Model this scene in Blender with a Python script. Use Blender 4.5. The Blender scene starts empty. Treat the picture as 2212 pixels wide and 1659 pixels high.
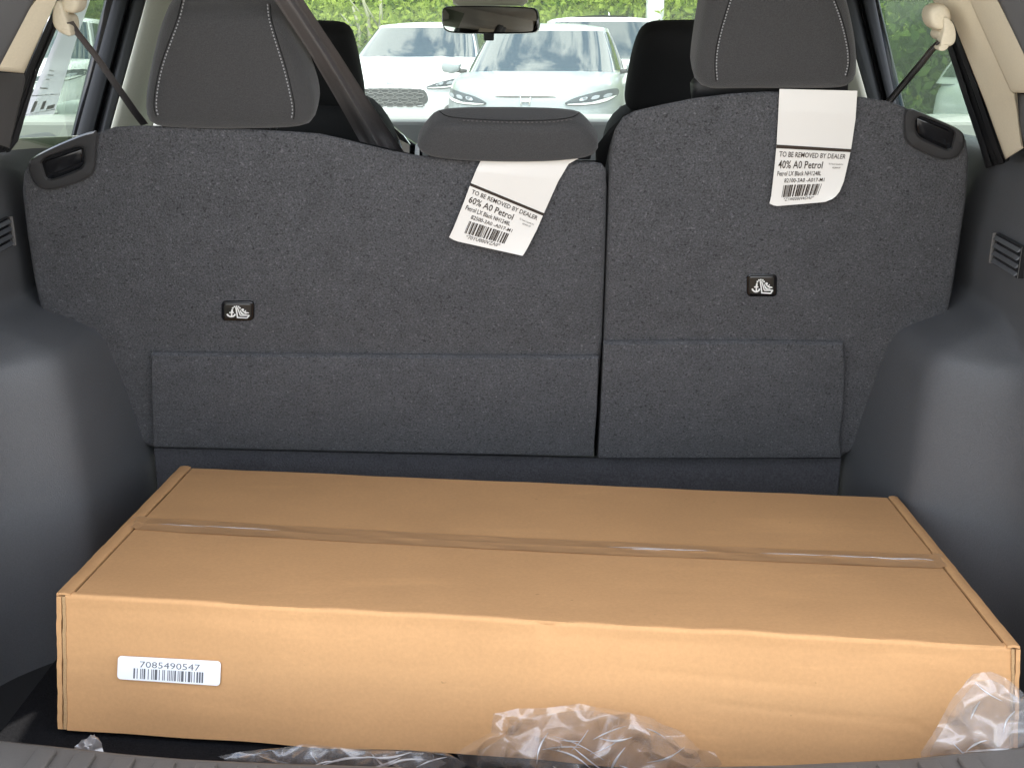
import bpy, bmesh, math, random
import numpy as np
from mathutils import Vector, Matrix

random.seed(7); RNG = np.random.default_rng(7)
R = math.radians
scene = bpy.context.scene
COL = scene.collection

# ------------------------------------------------------------------ camera
F, CX, CY, PITCH, ZC = 2800.0, 1106.0, 829.5, R(14.0), 1.40   # picture 2212 x 1659 units
CP, SP = math.cos(PITCH), math.sin(PITCH)
CAM = Vector((0, 0, ZC))
cam = bpy.data.cameras.new('camera')
cam.sensor_width = 36; cam.lens = F/2212*36; cam.clip_start = .02; cam.clip_end = 500
camo = bpy.data.objects.new('camera', cam); COL.objects.link(camo)
camo.location = CAM; camo.rotation_euler = (R(90)-PITCH, 0, 0)
scene.camera = camo

# ------------------------------------------------------------------ sky, sun, exposure
SUN_EL = R(74); SUN_FROM = Vector((-.10, -1, 0)).normalized()
sun_dir = Vector((SUN_FROM.x*math.cos(SUN_EL), SUN_FROM.y*math.cos(SUN_EL), math.sin(SUN_EL)))
w = bpy.data.worlds.new('World'); scene.world = w; w.use_nodes = True
nt = w.node_tree; nt.nodes.clear()
N = nt.nodes.new; L = nt.links.new
out = N('ShaderNodeOutputWorld'); bg = N('ShaderNodeBackground'); sky = N('ShaderNodeTexSky')
sky.sky_type = 'NISHITA'; sky.sun_disc = False; sky.sun_elevation = SUN_EL
sky.sun_rotation = math.atan2(sun_dir.x, sun_dir.y); sky.air_density = 1.0; sky.dust_density = .9
tc = N('ShaderNodeTexCoord'); mp = N('ShaderNodeMapping'); mp.inputs['Scale'].default_value = (1.7, 1.7, 2.2)
ns = N('ShaderNodeTexNoise'); ns.inputs['Scale'].default_value = 4.0; ns.inputs['Detail'].default_value = 8; ns.inputs['Roughness'].default_value = .58
ramp = N('ShaderNodeValToRGB'); ramp.color_ramp.elements[0].position = .455; ramp.color_ramp.elements[1].position = .535
mix = N('ShaderNodeMix'); mix.data_type = 'RGBA'; mix.inputs[7].default_value = (9.5, 9.6, 9.8, 1)
L(tc.outputs['Generated'], mp.inputs['Vector']); L(mp.outputs[0], ns.inputs['Vector']); L(ns.outputs[0], ramp.inputs[0])
L(ramp.outputs[0], mix.inputs[0]); L(sky.outputs[0], mix.inputs[6]); L(mix.outputs[2], bg.inputs[0]); L(bg.outputs[0], out.inputs[0])
bg.inputs[1].default_value = .15
sl = bpy.data.lights.new('sun', 'SUN'); sl.energy = 2.2; sl.angle = R(.6); sl.color = (1, .95, .87)
so = bpy.data.objects.new('sun', sl); COL.objects.link(so)
so.rotation_euler = sun_dir.to_track_quat('Z', 'Y').to_euler(); so.location = (-6, -8, 14)
vs = scene.view_settings; vs.view_transform = 'Standard'; vs.look = 'None'; vs.gamma = 1; vs.exposure = 1.97; vs.use_curve_mapping = False
scene.cycles.use_denoising = True
scene.cycles.max_bounces = 10; scene.cycles.transparent_max_bounces = 24
scene.cycles.diffuse_bounces = 5; scene.cycles.glossy_bounces = 4
scene.cycles.sample_clamp_indirect = 8

# ------------------------------------------------------------------ picture rays
def ray(u, v):
    x = (u-CX)/F; up = -(v-CY)/F
    return Vector((x, CP+SP*up, -SP+CP*up))
def PD(u, v, s): return CAM+ray(u, v)*s
def PY(u, v, y): r = ray(u, v); return CAM+r*(y/r.y)
def PX(u, v, x): r = ray(u, v); return CAM+r*(x/r.x)
def PZ(u, v, z): r = ray(u, v); return CAM+r*((z-ZC)/r.z)
def PP(u, v, pt, n):
    r = ray(u, v); return CAM+r*((pt-CAM).dot(n)/r.dot(n))

# ------------------------------------------------------------------ materials
MATS = {}
def mat(name, base, rough=.6, spec=.5, metal=0., noise=None, bump=None, coat=0, ior=None, sheen=0, mottled=None):
    """noise=(scale, amount): fine grain of the colour; mottled=(scale, amount): broad blotches; bump=(scale,strength,dist)"""
    m = bpy.data.materials.new(name); m.use_nodes = True; MATS[name] = m
    t = m.node_tree; b = t.nodes['Principled BSDF']
    b.inputs['Base Color'].default_value = (*base, 1); b.inputs['Roughness'].default_value = rough
    b.inputs['Specular IOR Level'].default_value = spec; b.inputs['Metallic'].default_value = metal
    b.inputs['Coat Weight'].default_value = coat; b.inputs['Coat Roughness'].default_value = .03
    if ior: b.inputs['IOR'].default_value = ior
    if sheen: b.inputs['Sheen Weight'].default_value = sheen
    tc = t.nodes.new('ShaderNodeTexCoord')
    last = None
    for spec_ in (noise, mottled):
        if not spec_: continue
        n = t.nodes.new('ShaderNodeTexNoise'); n.inputs['Scale'].default_value = spec_[0]; n.inputs['Detail'].default_value = 3
        n.inputs['Roughness'].default_value = .6
        t.links.new(tc.outputs['Object'], n.inputs['Vector'])
        mr = t.nodes.new('ShaderNodeMapRange'); mr.inputs[1].default_value = .28; mr.inputs[2].default_value = .72
        mr.inputs[3].default_value = 1-spec_[1]; mr.inputs[4].default_value = 1+spec_[1]
        t.links.new(n.outputs[0], mr.inputs[0])
        mx = t.nodes.new('ShaderNodeMix'); mx.data_type = 'RGBA'; mx.blend_type = 'MULTIPLY'; mx.inputs[0].default_value = 1
        if last: t.links.new(last, mx.inputs[6])
        else: mx.inputs[6].default_value = (*base, 1)
        t.links.new(mr.outputs[0], mx.inputs[7]); last = mx.outputs[2]
    if last: t.links.new(last, b.inputs['Base Color'])
    if bump:
        n = t.nodes.new('ShaderNodeTexNoise'); n.inputs['Scale'].default_value = bump[0]; n.inputs['Detail'].default_value = 4
        t.links.new(tc.outputs['Object'], n.inputs['Vector'])
        bp = t.nodes.new('ShaderNodeBump'); bp.inputs['Strength'].default_value = bump[1]; bp.inputs['Distance'].default_value = bump[2]
        t.links.new(n.outputs[0], bp.inputs['Height']); t.links.new(bp.outputs[0], b.inputs['Normal'])
    return m

def glass(name, tint, refl=1.0, rough=0.0, veil=0.0):
    m = bpy.data.materials.new(name); m.use_nodes = True; MATS[name] = m
    t = m.node_tree; t.nodes.clear()
    o = t.nodes.new('ShaderNodeOutputMaterial'); mx = t.nodes.new('ShaderNodeMixShader')
    tr = t.nodes.new('ShaderNodeBsdfTransparent'); tr.inputs[0].default_value = (*tint, 1)
    g = t.nodes.new('ShaderNodeBsdfGlossy'); g.inputs['Roughness'].default_value = rough
    lw = t.nodes.new('ShaderNodeLayerWeight'); lw.inputs[0].default_value = .5       # Schlick: the same from both sides of the pane
    pw = t.nodes.new('ShaderNodeMath'); pw.operation = 'POWER'; pw.inputs[1].default_value = 5
    ml = t.nodes.new('ShaderNodeMath'); ml.operation = 'MULTIPLY_ADD'; ml.inputs[1].default_value = .9*refl; ml.inputs[2].default_value = .03*refl
    t.links.new(lw.outputs['Facing'], pw.inputs[0]); t.links.new(pw.outputs[0], ml.inputs[0]); t.links.new(ml.outputs[0], mx.inputs[0])
    src = tr.outputs[0]
    if veil:                                         # veiling glare put into the pane as a pale translucent share
        tl = t.nodes.new('ShaderNodeBsdfTranslucent'); tl.inputs[0].default_value = (.9, .95, .9, 1)
        mv = t.nodes.new('ShaderNodeMixShader'); mv.inputs[0].default_value = veil
        t.links.new(tr.outputs[0], mv.inputs[1]); t.links.new(tl.outputs[0], mv.inputs[2]); src = mv.outputs[0]
    t.links.new(src, mx.inputs[1]); t.links.new(g.outputs[0], mx.inputs[2]); t.links.new(mx.outputs[0], o.inputs[0])
    return m

def film(name, haze=.12, gloss=.28):
    m = bpy.data.materials.new(name); m.use_nodes = True; MATS[name] = m
    t = m.node_tree; t.nodes.clear(); n = t.nodes.new
    o = n('ShaderNodeOutputMaterial'); tr = n('ShaderNodeBsdfTransparent'); tr.inputs[0].default_value = (.97, .97, .97, 1)
    g = n('ShaderNodeBsdfGlossy'); g.inputs['Roughness'].default_value = .16
    d = n('ShaderNodeBsdfDiffuse'); d.inputs[0].default_value = (.85, .85, .86, 1)
    tl = n('ShaderNodeBsdfTranslucent'); tl.inputs[0].default_value = (.85, .85, .86, 1)
    a = n('ShaderNodeMixShader'); a.inputs[0].default_value = .5
    b = n('ShaderNodeMixShader'); b.inputs[0].default_value = haze
    c = n('ShaderNodeMixShader'); lw = n('ShaderNodeLayerWeight'); lw.inputs[0].default_value = .5
    pw = n('ShaderNodeMath'); pw.operation = 'POWER'; pw.inputs[1].default_value = 3
    ma = n('ShaderNodeMath'); ma.operation = 'MULTIPLY_ADD'; ma.inputs[1].default_value = .75; ma.inputs[2].default_value = gloss*.35
    k = t.links.new
    k(d.outputs[0], a.inputs[1]); k(tl.outputs[0], a.inputs[2]); k(tr.outputs[0], b.inputs[1]); k(a.outputs[0], b.inputs[2])
    k(lw.outputs['Facing'], pw.inputs[0]); k(pw.outputs[0], ma.inputs[0]); k(ma.outputs[0], c.inputs[0]); k(b.outputs[0], c.inputs[1]); k(g.outputs[0], c.inputs[2]); k(c.outputs[0], o.inputs[0])
    return m

def leafmat(name, c1, c2, trans=.35):
    m = bpy.data.materials.new(name); m.use_nodes = True; MATS[name] = m
    t = m.node_tree; t.nodes.clear(); n = t.nodes.new; k = t.links.new
    o = n('ShaderNodeOutputMaterial'); d = n('ShaderNodeBsdfDiffuse'); tl = n('ShaderNodeBsdfTranslucent'); mx = n('ShaderNodeMixShader')
    mx.inputs[0].default_value = trans
    ns = n('ShaderNodeTexNoise'); ns.inputs['Scale'].default_value = 1.7; ns.inputs['Detail'].default_value = 6
    tc = n('ShaderNodeTexCoord'); k(tc.outputs['Object'], ns.inputs['Vector'])
    rp = n('ShaderNodeValToRGB'); rp.color_ramp.elements[0].color = (*c1, 1); rp.color_ramp.elements[1].color = (*c2, 1)
    rp.color_ramp.elements[0].position = .35; rp.color_ramp.elements[1].position = .65
    k(ns.outputs[0], rp.inputs[0]); k(rp.outputs[0], d.inputs[0]); k(rp.outputs[0], tl.inputs[0])
    k(d.outputs[0], mx.inputs[1]); k(tl.outputs[0], mx.inputs[2]); k(mx.outputs[0], o.inputs[0])
    return m

def carpetmat(name, base):
    m = mat(name, base, .95, .1, noise=(400, .46), mottled=(24, .10), bump=(420, .8, .004), sheen=.08)
    t = m.node_tree; n = t.nodes.new; k = t.links.new; b = t.nodes['Principled BSDF']; src = b.inputs['Base Color'].links[0].from_socket
    tc = n('ShaderNodeTexCoord')
    for sc, p0, p1, c0, c1 in ((200, .27, .40, .56, 1.0), (225, .60, .75, 1.0, 1.7)):
        x = n('ShaderNodeTexNoise'); x.inputs['Scale'].default_value = sc; x.inputs['Detail'].default_value = 2; k(tc.outputs['Object'], x.inputs['Vector'])
        mr = n('ShaderNodeMapRange'); mr.inputs[1].default_value = p0; mr.inputs[2].default_value = p1; mr.inputs[3].default_value = c0; mr.inputs[4].default_value = c1
        mx = n('ShaderNodeMix'); mx.data_type = 'RGBA'; mx.blend_type = 'MULTIPLY'; mx.inputs[0].default_value = 1
        k(x.outputs[0], mr.inputs[0]); k(src, mx.inputs[6]); k(mr.outputs[0], mx.inputs[7]); src = mx.outputs[2]
    k(src, b.inputs['Base Color'])
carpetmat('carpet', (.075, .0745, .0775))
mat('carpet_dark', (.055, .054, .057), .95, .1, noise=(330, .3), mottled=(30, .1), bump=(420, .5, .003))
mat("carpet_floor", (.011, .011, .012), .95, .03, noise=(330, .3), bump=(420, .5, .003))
mat('fabric', (.045, .0435, .043), .85, .2, noise=(620, .26), bump=(800, .5, .0015), sheen=.2)
mat('fabric_black', (.012, .012, .012), .8, .2, noise=(700, .2), bump=(900, .2, .001))
mat('trim', (.086, .087, .090), .44, .75, noise=(450, .13), mottled=(9, .05), bump=(650, .45, .0012))
mat('trim_dark', (.018, .018, .019), .5, .5, bump=(500, .1, .0008))
mat('trim_grey', (.085, .082, .080), .5, .4, bump=(800, .1, .0006))
mat('sill', (.105, .098, .090), .55, .35, noise=(500, .08), bump=(700, .15, .0006))
mat('gloss_black', (.008, .008, .009), .12, .6)
mat('latch', (.042, .041, .041), .30, .4, bump=(800, .1, .0006))
mat('rubber', (.016, .016, .017), .55, .45)
mat('frame_black', (.010, .011, .012), .6, .3)
mat('beige', (.66, .585, .44), .6, .35, noise=(400, .04), bump=(500, .06, .0006))
mat('beige_grey', (.42, .42, .33), .65, .3, noise=(400, .04))
mat('headliner', (.50, .47, .42), .9, .1)
mat('webbing', (.11, .10, .097), .7, .3, noise=(700, .15))
mat('stitch', (.30, .30, .30), .7, .3)
mat('chrome', (.75, .75, .76), .18, .5, metal=1)
mat('paper', (.72, .69, .64), .75, .2)
mat('sticker_paper', (.80, .80, .80), .6, .3)
mat('print', (.05, .038, .03), .8, .1)
mat('print_grey', (.13, .13, .135), .8, .1)
mat('print_faint', (.45, .46, .42), .8, .1)
mat('white_print', (.75, .75, .72), .6, .3)
mat('cap_plastic', (.032, .030, .026), .22, .5)
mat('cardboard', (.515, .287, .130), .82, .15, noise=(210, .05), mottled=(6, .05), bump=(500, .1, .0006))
def scuffs(m):                                       # faint pale rubs and a few dark fibre specks
    t = m.node_tree; n = t.nodes.new; k = t.links.new; b = t.nodes['Principled BSDF']; src = b.inputs['Base Color'].links[0].from_socket
    tc = n('ShaderNodeTexCoord'); mp = n('ShaderNodeMapping'); mp.inputs['Scale'].default_value = (1, 3.5, 9); mp.inputs['Rotation'].default_value = (.1, .05, .12)
    k(tc.outputs['Object'], mp.inputs['Vector'])
    for vec, sc, p0, p1, c0, c1 in ((mp.outputs[0], 5.5, .60, .78, 1.0, 1.10), (tc.outputs['Object'], 95, .215, .26, .7, 1.0), (mp.outputs[0], 2.3, .3, .48, .94, 1.0)):
        x = n('ShaderNodeTexNoise'); x.inputs['Scale'].default_value = sc; x.inputs['Detail'].default_value = 3; k(vec, x.inputs['Vector'])
        mr = n('ShaderNodeMapRange'); mr.inputs[1].default_value = p0; mr.inputs[2].default_value = p1; mr.inputs[3].default_value = c0; mr.inputs[4].default_value = c1
        mx = n('ShaderNodeMix'); mx.data_type = 'RGBA'; mx.blend_type = 'MULTIPLY'; mx.inputs[0].default_value = 1
        k(x.outputs[0], mr.inputs[0]); k(src, mx.inputs[6]); k(mr.outputs[0], mx.inputs[7]); src = mx.outputs[2]
    k(src, b.inputs['Base Color'])
scuffs(MATS['cardboard'])
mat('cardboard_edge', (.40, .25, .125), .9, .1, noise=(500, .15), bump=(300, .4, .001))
mat('tape', (.435, .242, .112), .34, .4, mottled=(10, .08), bump=(60, .12, .002))
film('paper_thin', .93, .05); film('film', .12, .26); film('film_thick', .20, .25); film('film_pale', .45, .35)  # the last, whitest film also serves the painted glints and crease highlights
glass('clear_glass', (.80, .83, .80), 1.0, 0.0, .013); glass('tinted_glass', (.77, .82, .77), .8)
mat('mirror', (.36, .37, .36), .015, .5, metal=1)
mat('dash', (.26, .27, .255), .6, .3)  # base colour kept pale to carry the glare on the dash top
mat('paint_grey', (.11, .112, .115), .35, .5, coat=.4)
mat('paint_white', (.70, .72, .72), .3, .5, coat=.45)
mat('paint_pale', (.27, .305, .31), .3, .5, coat=.45)
mat('paint_silver', (.36, .40, .39), .3, .5, coat=.45)
mat('car_glass', (.02, .035, .04), .0, .5, ior=1.7)
mat('black_plastic', (.03, .03, .03), .5)
mat('grille', (.03, .03, .03), .6); mat('grille_bar', (.11, .11, .11), .5)
mat('lamp_glass', (.055, .065, .075), .4, .2); mat('lamp_bowl', (.30, .33, .36), .4, .3)
mat('tyre', (.02, .02, .02), .8); mat('rim', (.4, .4, .42), .3, metal=1)
mat('lot_surface', (.30, .283, .25), .9, .2, noise=(60, .25), mottled=(.4, .12), bump=(90, .4, .01))  # lot colour raised so it bounces more light into the open hatch
mat('bank', (.07, .095, .03), .95, .1, mottled=(.6, .4))
leafmat('leaf_light', (.18, .27, .04), (.37, .46, .095), .45)
leafmat('leaf_mid', (.06, .12, .022), (.17, .26, .05), .42)
leafmat('leaf_dark', (.025, .050, .014), (.06, .10, .025), .3)
mat('bark', (.14, .12, .10), .9, .1, noise=(20, .3), bump=(25, .6, .02))
mat('stem', (.24, .25, .16), .9, .1)
mat('post', (.70, .72, .70), .6)

# ------------------------------------------------------------------ object helpers
ORIGIN = {}
def thing(name, label, cat, loc, group=None):
    o = bpy.data.objects.new(name, None); COL.objects.link(o); o.location = loc; o.empty_display_size = .05
    o['label'] = label; o['category'] = cat
    if group: o['group'] = group
    ORIGIN[o.name] = Vector(loc); return o
def mesh(name, verts, faces, m, parent=None, smooth=False, label=None, kind=None, auto=None):
    org = ORIGIN.get(parent.name, Vector()) if parent else Vector()
    me = bpy.data.meshes.new(name)
    me.from_pydata([tuple(Vector(v)-org) for v in verts], [], faces)
    me.materials.append(MATS[m]); me.update()
    if smooth:
        me.shade_smooth()
        if auto: me.set_sharp_from_angle(angle=R(auto))
    o = bpy.data.objects.new(name, me); COL.objects.link(o)
    if parent: o.parent = parent
    ORIGIN[o.name] = org
    if label: o['label'] = label
    if kind: o['kind'] = kind
    return o
def bm_obj(name, bm, m, parent=None, smooth=False, auto=None, **k):
    bm.verts.index_update()
    bmesh.ops.recalc_face_normals(bm, faces=bm.faces)
    v = [x.co.copy() for x in bm.verts]; f = [[y.index for y in x.verts] for x in bm.faces]
    bm.free()
    return mesh(name, v, f, m, parent, smooth, auto=auto, **k)
def prism(pts, off, bevel=0, seg=2, cap_tri=True):
    """a plate: the outline pts (3D, near-planar) pushed by the vector off; the rim is bevelled"""
    bm = bmesh.new()
    a = [bm.verts.new(p) for p in pts]; b = [bm.verts.new(Vector(p)+off) for p in pts]
    n = len(pts)
    bm.faces.new(a); bm.faces.new(b[::-1])
    for i in range(n): bm.faces.new((a[i], b[i], b[(i+1) % n], a[(i+1) % n]))
    bmesh.ops.recalc_face_normals(bm, faces=bm.faces)
    if bevel:
        ca, cb = set(a), set(b)
        es = [e for e in bm.edges if (e.verts[0] in ca and e.verts[1] in ca) or (e.verts[0] in cb and e.verts[1] in cb)]
        bmesh.ops.bevel(bm, geom=es, offset=bevel, segments=seg, affect='EDGES', profile=.5, clamp_overlap=True)
    bmesh.ops.triangulate(bm, faces=[f for f in bm.faces if len(f.verts) > 4])
    return bm
def box_bm(c, s, bevel=0, seg=2, rot=None):
    bm = bmesh.new(); bmesh.ops.create_cube(bm, size=1)
    for v in bm.verts: v.co = Vector((v.co.x*s[0], v.co.y*s[1], v.co.z*s[2]))
    if bevel: bmesh.ops.bevel(bm, geom=list(bm.edges), offset=bevel, segments=seg, affect='EDGES', profile=.5, clamp_overlap=True)
    for v in bm.verts:
        if rot: v.co = rot @ v.co
        v.co += Vector(c)
    return bm
def grid(fn, nu, nv):
    V = [fn(i/nu, j/nv) for j in range(nv+1) for i in range(nu+1)]
    Fc = [(j*(nu+1)+i, j*(nu+1)+i+1, (j+1)*(nu+1)+i+1, (j+1)*(nu+1)+i) for j in range(nv) for i in range(nu)]
    return V, Fc
def sheet(fn, nu, nv, thick, nrm):
    """a grid with thickness: a second layer pushed along nrm(fraction) and closed round the rim"""
    V, Fc = grid(fn, nu, nv); k = len(V)
    V2 = [Vector(p)+nrm*thick for p in V]
    F2 = [tuple(reversed([i+k for i in f])) for f in Fc]
    rim = [i for i in range(nu)]+[j*(nu+1)+nu for j in range(nv)]+[nv*(nu+1)+i for i in range(nu, 0, -1)]+[j*(nu+1) for j in range(nv, 0, -1)]
    F3 = [(rim[i], rim[(i+1) % len(rim)], rim[(i+1) % len(rim)]+k, rim[i]+k) for i in range(len(rim))]
    return V+V2, Fc+F2+F3
def tube(path, r, n=8, closed=False, flat=None):
    """round tube; r number or list"""
    path = [Vector(p) for p in path]; V, Fc = [], []
    rr = r if isinstance(r, (list, tuple)) else [r]*len(path)
    up = Vector((0, 0, 1)); prev = None
    for i, p in enumerate(path):
        d = (path[min(i+1, len(path)-1)]-path[max(i-1, 0)]).normalized()
        a = d.cross(up if abs(d.z) < .95 else Vector((0, 1, 0))).normalized() if prev is None else (prev-d*prev.dot(d)).normalized()
        prev = a; b = d.cross(a)
        for k in range(n):
            t = 2*math.pi*k/n; V.append(p+a*(math.cos(t)*rr[i])+b*(math.sin(t)*rr[i]))
    for i in range(len(path)-1):
        for k in range(n): Fc.append((i*n+k, i*n+(k+1) % n, (i+1)*n+(k+1) % n, (i+1)*n+k))
    Fc.append(tuple(range(n-1, -1, -1))); Fc.append(tuple(range((len(path)-1)*n, len(path)*n)))
    return V, Fc
def merge(parts):
    V, Fc = [], []
    for v, f in parts:
        k = len(V); V += list(v); Fc += [tuple(i+k for i in x) for x in f]
    return V, Fc
def smooth_poly(pts, it=2, closed=True):
    """Chaikin corner cutting of a 2D/3D outline"""
    P = [Vector(p) for p in pts]
    for _ in range(it):
        Q = []; n = len(P)
        rng = range(n) if closed else range(n-1)
        if not closed: Q.append(P[0])
        for i in rng:
            a, b = P[i], P[(i+1) % n]; Q += [a*.75+b*.25, a*.25+b*.75]
        if not closed: Q.append(P[-1])
        P = Q
    return P
def resample(pts, n, closed=True):
    P = [Vector(p) for p in pts]
    if closed: P = P+[P[0]]
    d = [0]
    for i in range(len(P)-1): d.append(d[-1]+(P[i+1]-P[i]).length)
    Q = []; tot = d[-1]
    for k in range(n):
        t = tot*k/(n if closed else n-1); i = 0
        while i < len(d)-2 and d[i+1] < t: i += 1
        f = (t-d[i])/max(d[i+1]-d[i], 1e-9); Q.append(P[i].lerp(P[i+1], min(f, 1)))
    return Q
def lerp_path(pts, t):
    """piecewise linear: pts = [(t, a, b)]"""
    for (t0, *a), (t1, *b) in zip(pts, pts[1:]):
        if t <= t1: f = (t-t0)/(t1-t0); return [x+(y-x)*f for x, y in zip(a, b)]
    return list(pts[-1][1:])

class Pillow:
    """a stuffed cushion over an outline given in picture units on a plane: rounded rim, bulging faces"""
    def __init__(s, outline, pt, n, thick, p=3.2, n_out=72, c=None, back=None):
        s.n = n; s.pt = pt; s.th = thick; s.p = p; s.back = thick if back is None else back
        P2 = resample(smooth_poly([Vector((u, v, 0)) for u, v in outline], 2), n_out)
        s.O = [PP(q.x, q.y, pt, n) for q in P2]
        s.c = PP(*c, pt, n) if c else sum(s.O, Vector())/len(s.O)
    def build(s):
        ss = [.25, .5, .68, .8, .88, .94, .975, .993, 1.0]; m = len(s.O)
        V = [s.c+s.n*s.th]; Fc = []
        def ringv(k, sign, amp): return [s.c+(o-s.c)*k+s.n*(sign*amp*(max(0, 1-k**s.p))**(1/s.p)) for o in s.O]
        for k in ss: V += ringv(k, 1, s.th)
        for k in ss[-2::-1]: V += ringv(k, -1, s.back)
        V.append(s.c-s.n*s.back)
        nr = len(ss)*2-1
        for i in range(m): Fc.append((0, 1+i, 1+(i+1) % m))
        for r in range(nr-1):
            for i in range(m): Fc.append((1+r*m+i, 1+(r+1)*m+i, 1+(r+1)*m+(i+1) % m, 1+r*m+(i+1) % m))
        e = len(V)-1
        for i in range(m): Fc.append((1+(nr-1)*m+i, e, 1+(nr-1)*m+(i+1) % m))
        return V, Fc
    def at(s, u, v, lift=0):
        h = 0
        for _ in range(5): h = s._h(PP(u, v, s.pt+s.n*h, s.n)-s.n*h)
        return PP(u, v, s.pt+s.n*h, s.n)+s.n*lift
    def _h(s, q):
        d = q-s.c
        ax = (s.O[0]-s.c).normalized(); ay = s.n.cross(ax)
        x, y = d.dot(ax), d.dot(ay)
        k = 0
        m = len(s.O)
        for i in range(m):
            a, b = s.O[i]-s.c, s.O[(i+1) % m]-s.c
            ax0, ay0, bx, by = a.dot(ax), a.dot(ay), b.dot(ax), b.dot(ay)
            det = ax0*by-bx*ay0
            if abs(det) < 1e-12: continue
            al = (x*by-bx*y)/det; be = (ax0*y-x*ay0)/det
            if al >= -1e-6 and be >= -1e-6: k = al+be; break
        k = min(k, .999)
        return s.th*(1-k**s.p)**(1/s.p)

def text_2d(s, size=1.0, bold=0.0, spacing=1.0):
    """2D triangles of a line of text: verts (x, y), faces, width"""
    cu = bpy.data.curves.new('t', 'FONT'); cu.body = s; cu.size = size; cu.offset = bold; cu.space_character = spacing; cu.resolution_u = 2
    ob = bpy.data.objects.new('t', cu); COL.objects.link(ob)
    dg = bpy.context.evaluated_depsgraph_get(); dg.update()
    me = bpy.data.meshes.new_from_object(ob.evaluated_get(dg))
    V = [(v.co.x, v.co.y) for v in me.vertices]; Fc = [tuple(p.vertices) for p in me.polygons]
    bpy.data.objects.remove(ob); bpy.data.curves.remove(cu); bpy.data.meshes.remove(me)
    xs = [v[0] for v in V]
    return [(x-min(xs), y) for x, y in V], Fc, max(xs)-min(xs)
def text_fit(s, x0, x1, y, h, bold=.004, slant=0):
    """text stretched so that it runs from x0 to x1, cap height h, baseline y (y down the page)"""
    V, Fc, wd = text_2d(s, 1.0, bold)
    k = (x1-x0)/wd; kh = h/.70
    return [(x0+vx*k+slant*vy*kh, y-vy*kh) for vx, vy in V], Fc
def bars(x0, x1, y0, y1, n, seed, dens=.5):
    r = random.Random(seed); ws = [r.choice((1, 1, 2, 3)) for _ in range(2*n+1)]; tot = sum(ws); V, Fc = [], []; x = x0
    for i, q in enumerate(ws):
        d = (x1-x0)*q/tot
        if i % 2 == 0:
            k = len(V); V += [(x, y0), (x+d, y0), (x+d, y1), (x, y1)]; Fc.append((k, k+1, k+2, k+3))
        x += d
    return V, Fc

# ================================================================== SETTING
XC = -.022                                          # the car's centre line
def ground_z(x, y): t = min(max((y-3)/8, 0), 1); return .28*t*t*(3-2*t)+max(0, y-17)*.02
gx = [-120, -60, -30, -15, -8, -4, 0, 4, 8, 15, 30, 60, 120]; gy = [-60, -30, -15, -6, 0, 3, 4, 5, 6, 7, 8, 9, 10, 11, 13, 17, 22, 24, 60, 160]
g = mesh('ground', [(x, y, ground_z(x, y)) for y in gy for x in gx],
         [(j*13+i, j*13+i+1, (j+1)*13+i+1, (j+1)*13+i) for j in range(len(gy)-1) for i in range(12)], 'lot_surface', smooth=True, kind='structure')
by = [23, 24.5, 27, 31, 37, 48, 70]
def bank_z(x, y): return ground_z(x, 22)+max(0, y-23.2)*.42+.25*math.sin(x*.7+y)+.2*math.sin(x*1.9-y*.6)
V, Fc = grid(lambda a, b: Vector((-60+120*a, by[round(b*6)], bank_z(-60+120*a, by[round(b*6)]) - (.6 if b == 0 else 0))), 80, 6)
mesh('hill', V, Fc, 'bank', smooth=True, kind='structure')

# ================================================================== THE CAR WE LOOK INTO
car = thing('car', 'compact suv seen from its open tailgate, grey cargo trim and beige pillars', 'car', (XC, 1.6, 0))
def cpart(name, bm, m, smooth=False, auto=None, parent=car, **k): return bm_obj(name, bm, m, parent, smooth, auto, **k)
def cmesh(name, vf, m, smooth=False, auto=None, parent=car, **k): return mesh(name, vf[0], vf[1], m, parent, smooth, auto=auto, **k)

FLOOR = .601
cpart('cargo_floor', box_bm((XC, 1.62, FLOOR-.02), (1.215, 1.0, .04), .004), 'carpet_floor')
cpart('underbody', box_bm((XC, 2.4, .40), (1.56, 2.6, .30)), 'trim_dark')
cpart('roof', box_bm((XC, 2.28, 1.64), (1.40, 2.0, .05), .01), 'headliner')
# side trim: wheel arch bulge below, upright panel above
COLS = [(.578, 2.16), (.580, 2.04), (.585, 1.94), (.590, 1.87), (.594, 1.825), (.598, 1.80), (.607, 1.782), (.628, 1.758), (.660, 1.722), (.692, 1.68), (.715, 1.62), (.72, 1.40), (.72, 1.08)]
def side_trim(sg):
    rows = []
    lev = [(.50, -.004), (.60, -.002), (.70, .0), (.80, .003), (.88, .008), (.94, .013), (.970, .017), (.986, .024), (.996, .036), (1.006, .056), (1.018, .082), (1.030, .108), (1.042, .130), (1.058, .145), (1.12, .156), (1.20, .150), (1.255, .145), (1.275, .150), (1.285, .17), (1.287, .22)]
    V = []
    for z, o in lev:
        for a, y in COLS:
            wall = .716-.02*max(0, (1.75-y))       # upright panel
            x = a+o if z < .95 else min(a+o, max(wall, a)) if z < 1.06 else max(wall, a)-(.012 if z > 1.1 else 0)
            if z > 1.27: x += .02*(z-1.27)/.01
            zz = z+.03*max(0, (y-1.5)) if z < 1.06 else z
            V.append(Vector((XC+sg*x, y, zz)))
    nc = len(COLS)
    Fc = [(j*nc+i, j*nc+i+1, (j+1)*nc+i+1, (j+1)*nc+i) for j in range(len(lev)-1) for i in range(nc-1)]
    o = mesh('side_trim', V, Fc, 'trim', car, True)
    ss = o.modifiers.new('s', 'SUBSURF'); ss.levels = ss.render_levels = 2
    # wall behind the trim so that no light comes through
    cpart('side_panel', box_bm((XC+sg*.79, 2.43, .80), (.05, 2.40, .80)), 'trim_dark')
    return o
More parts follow.
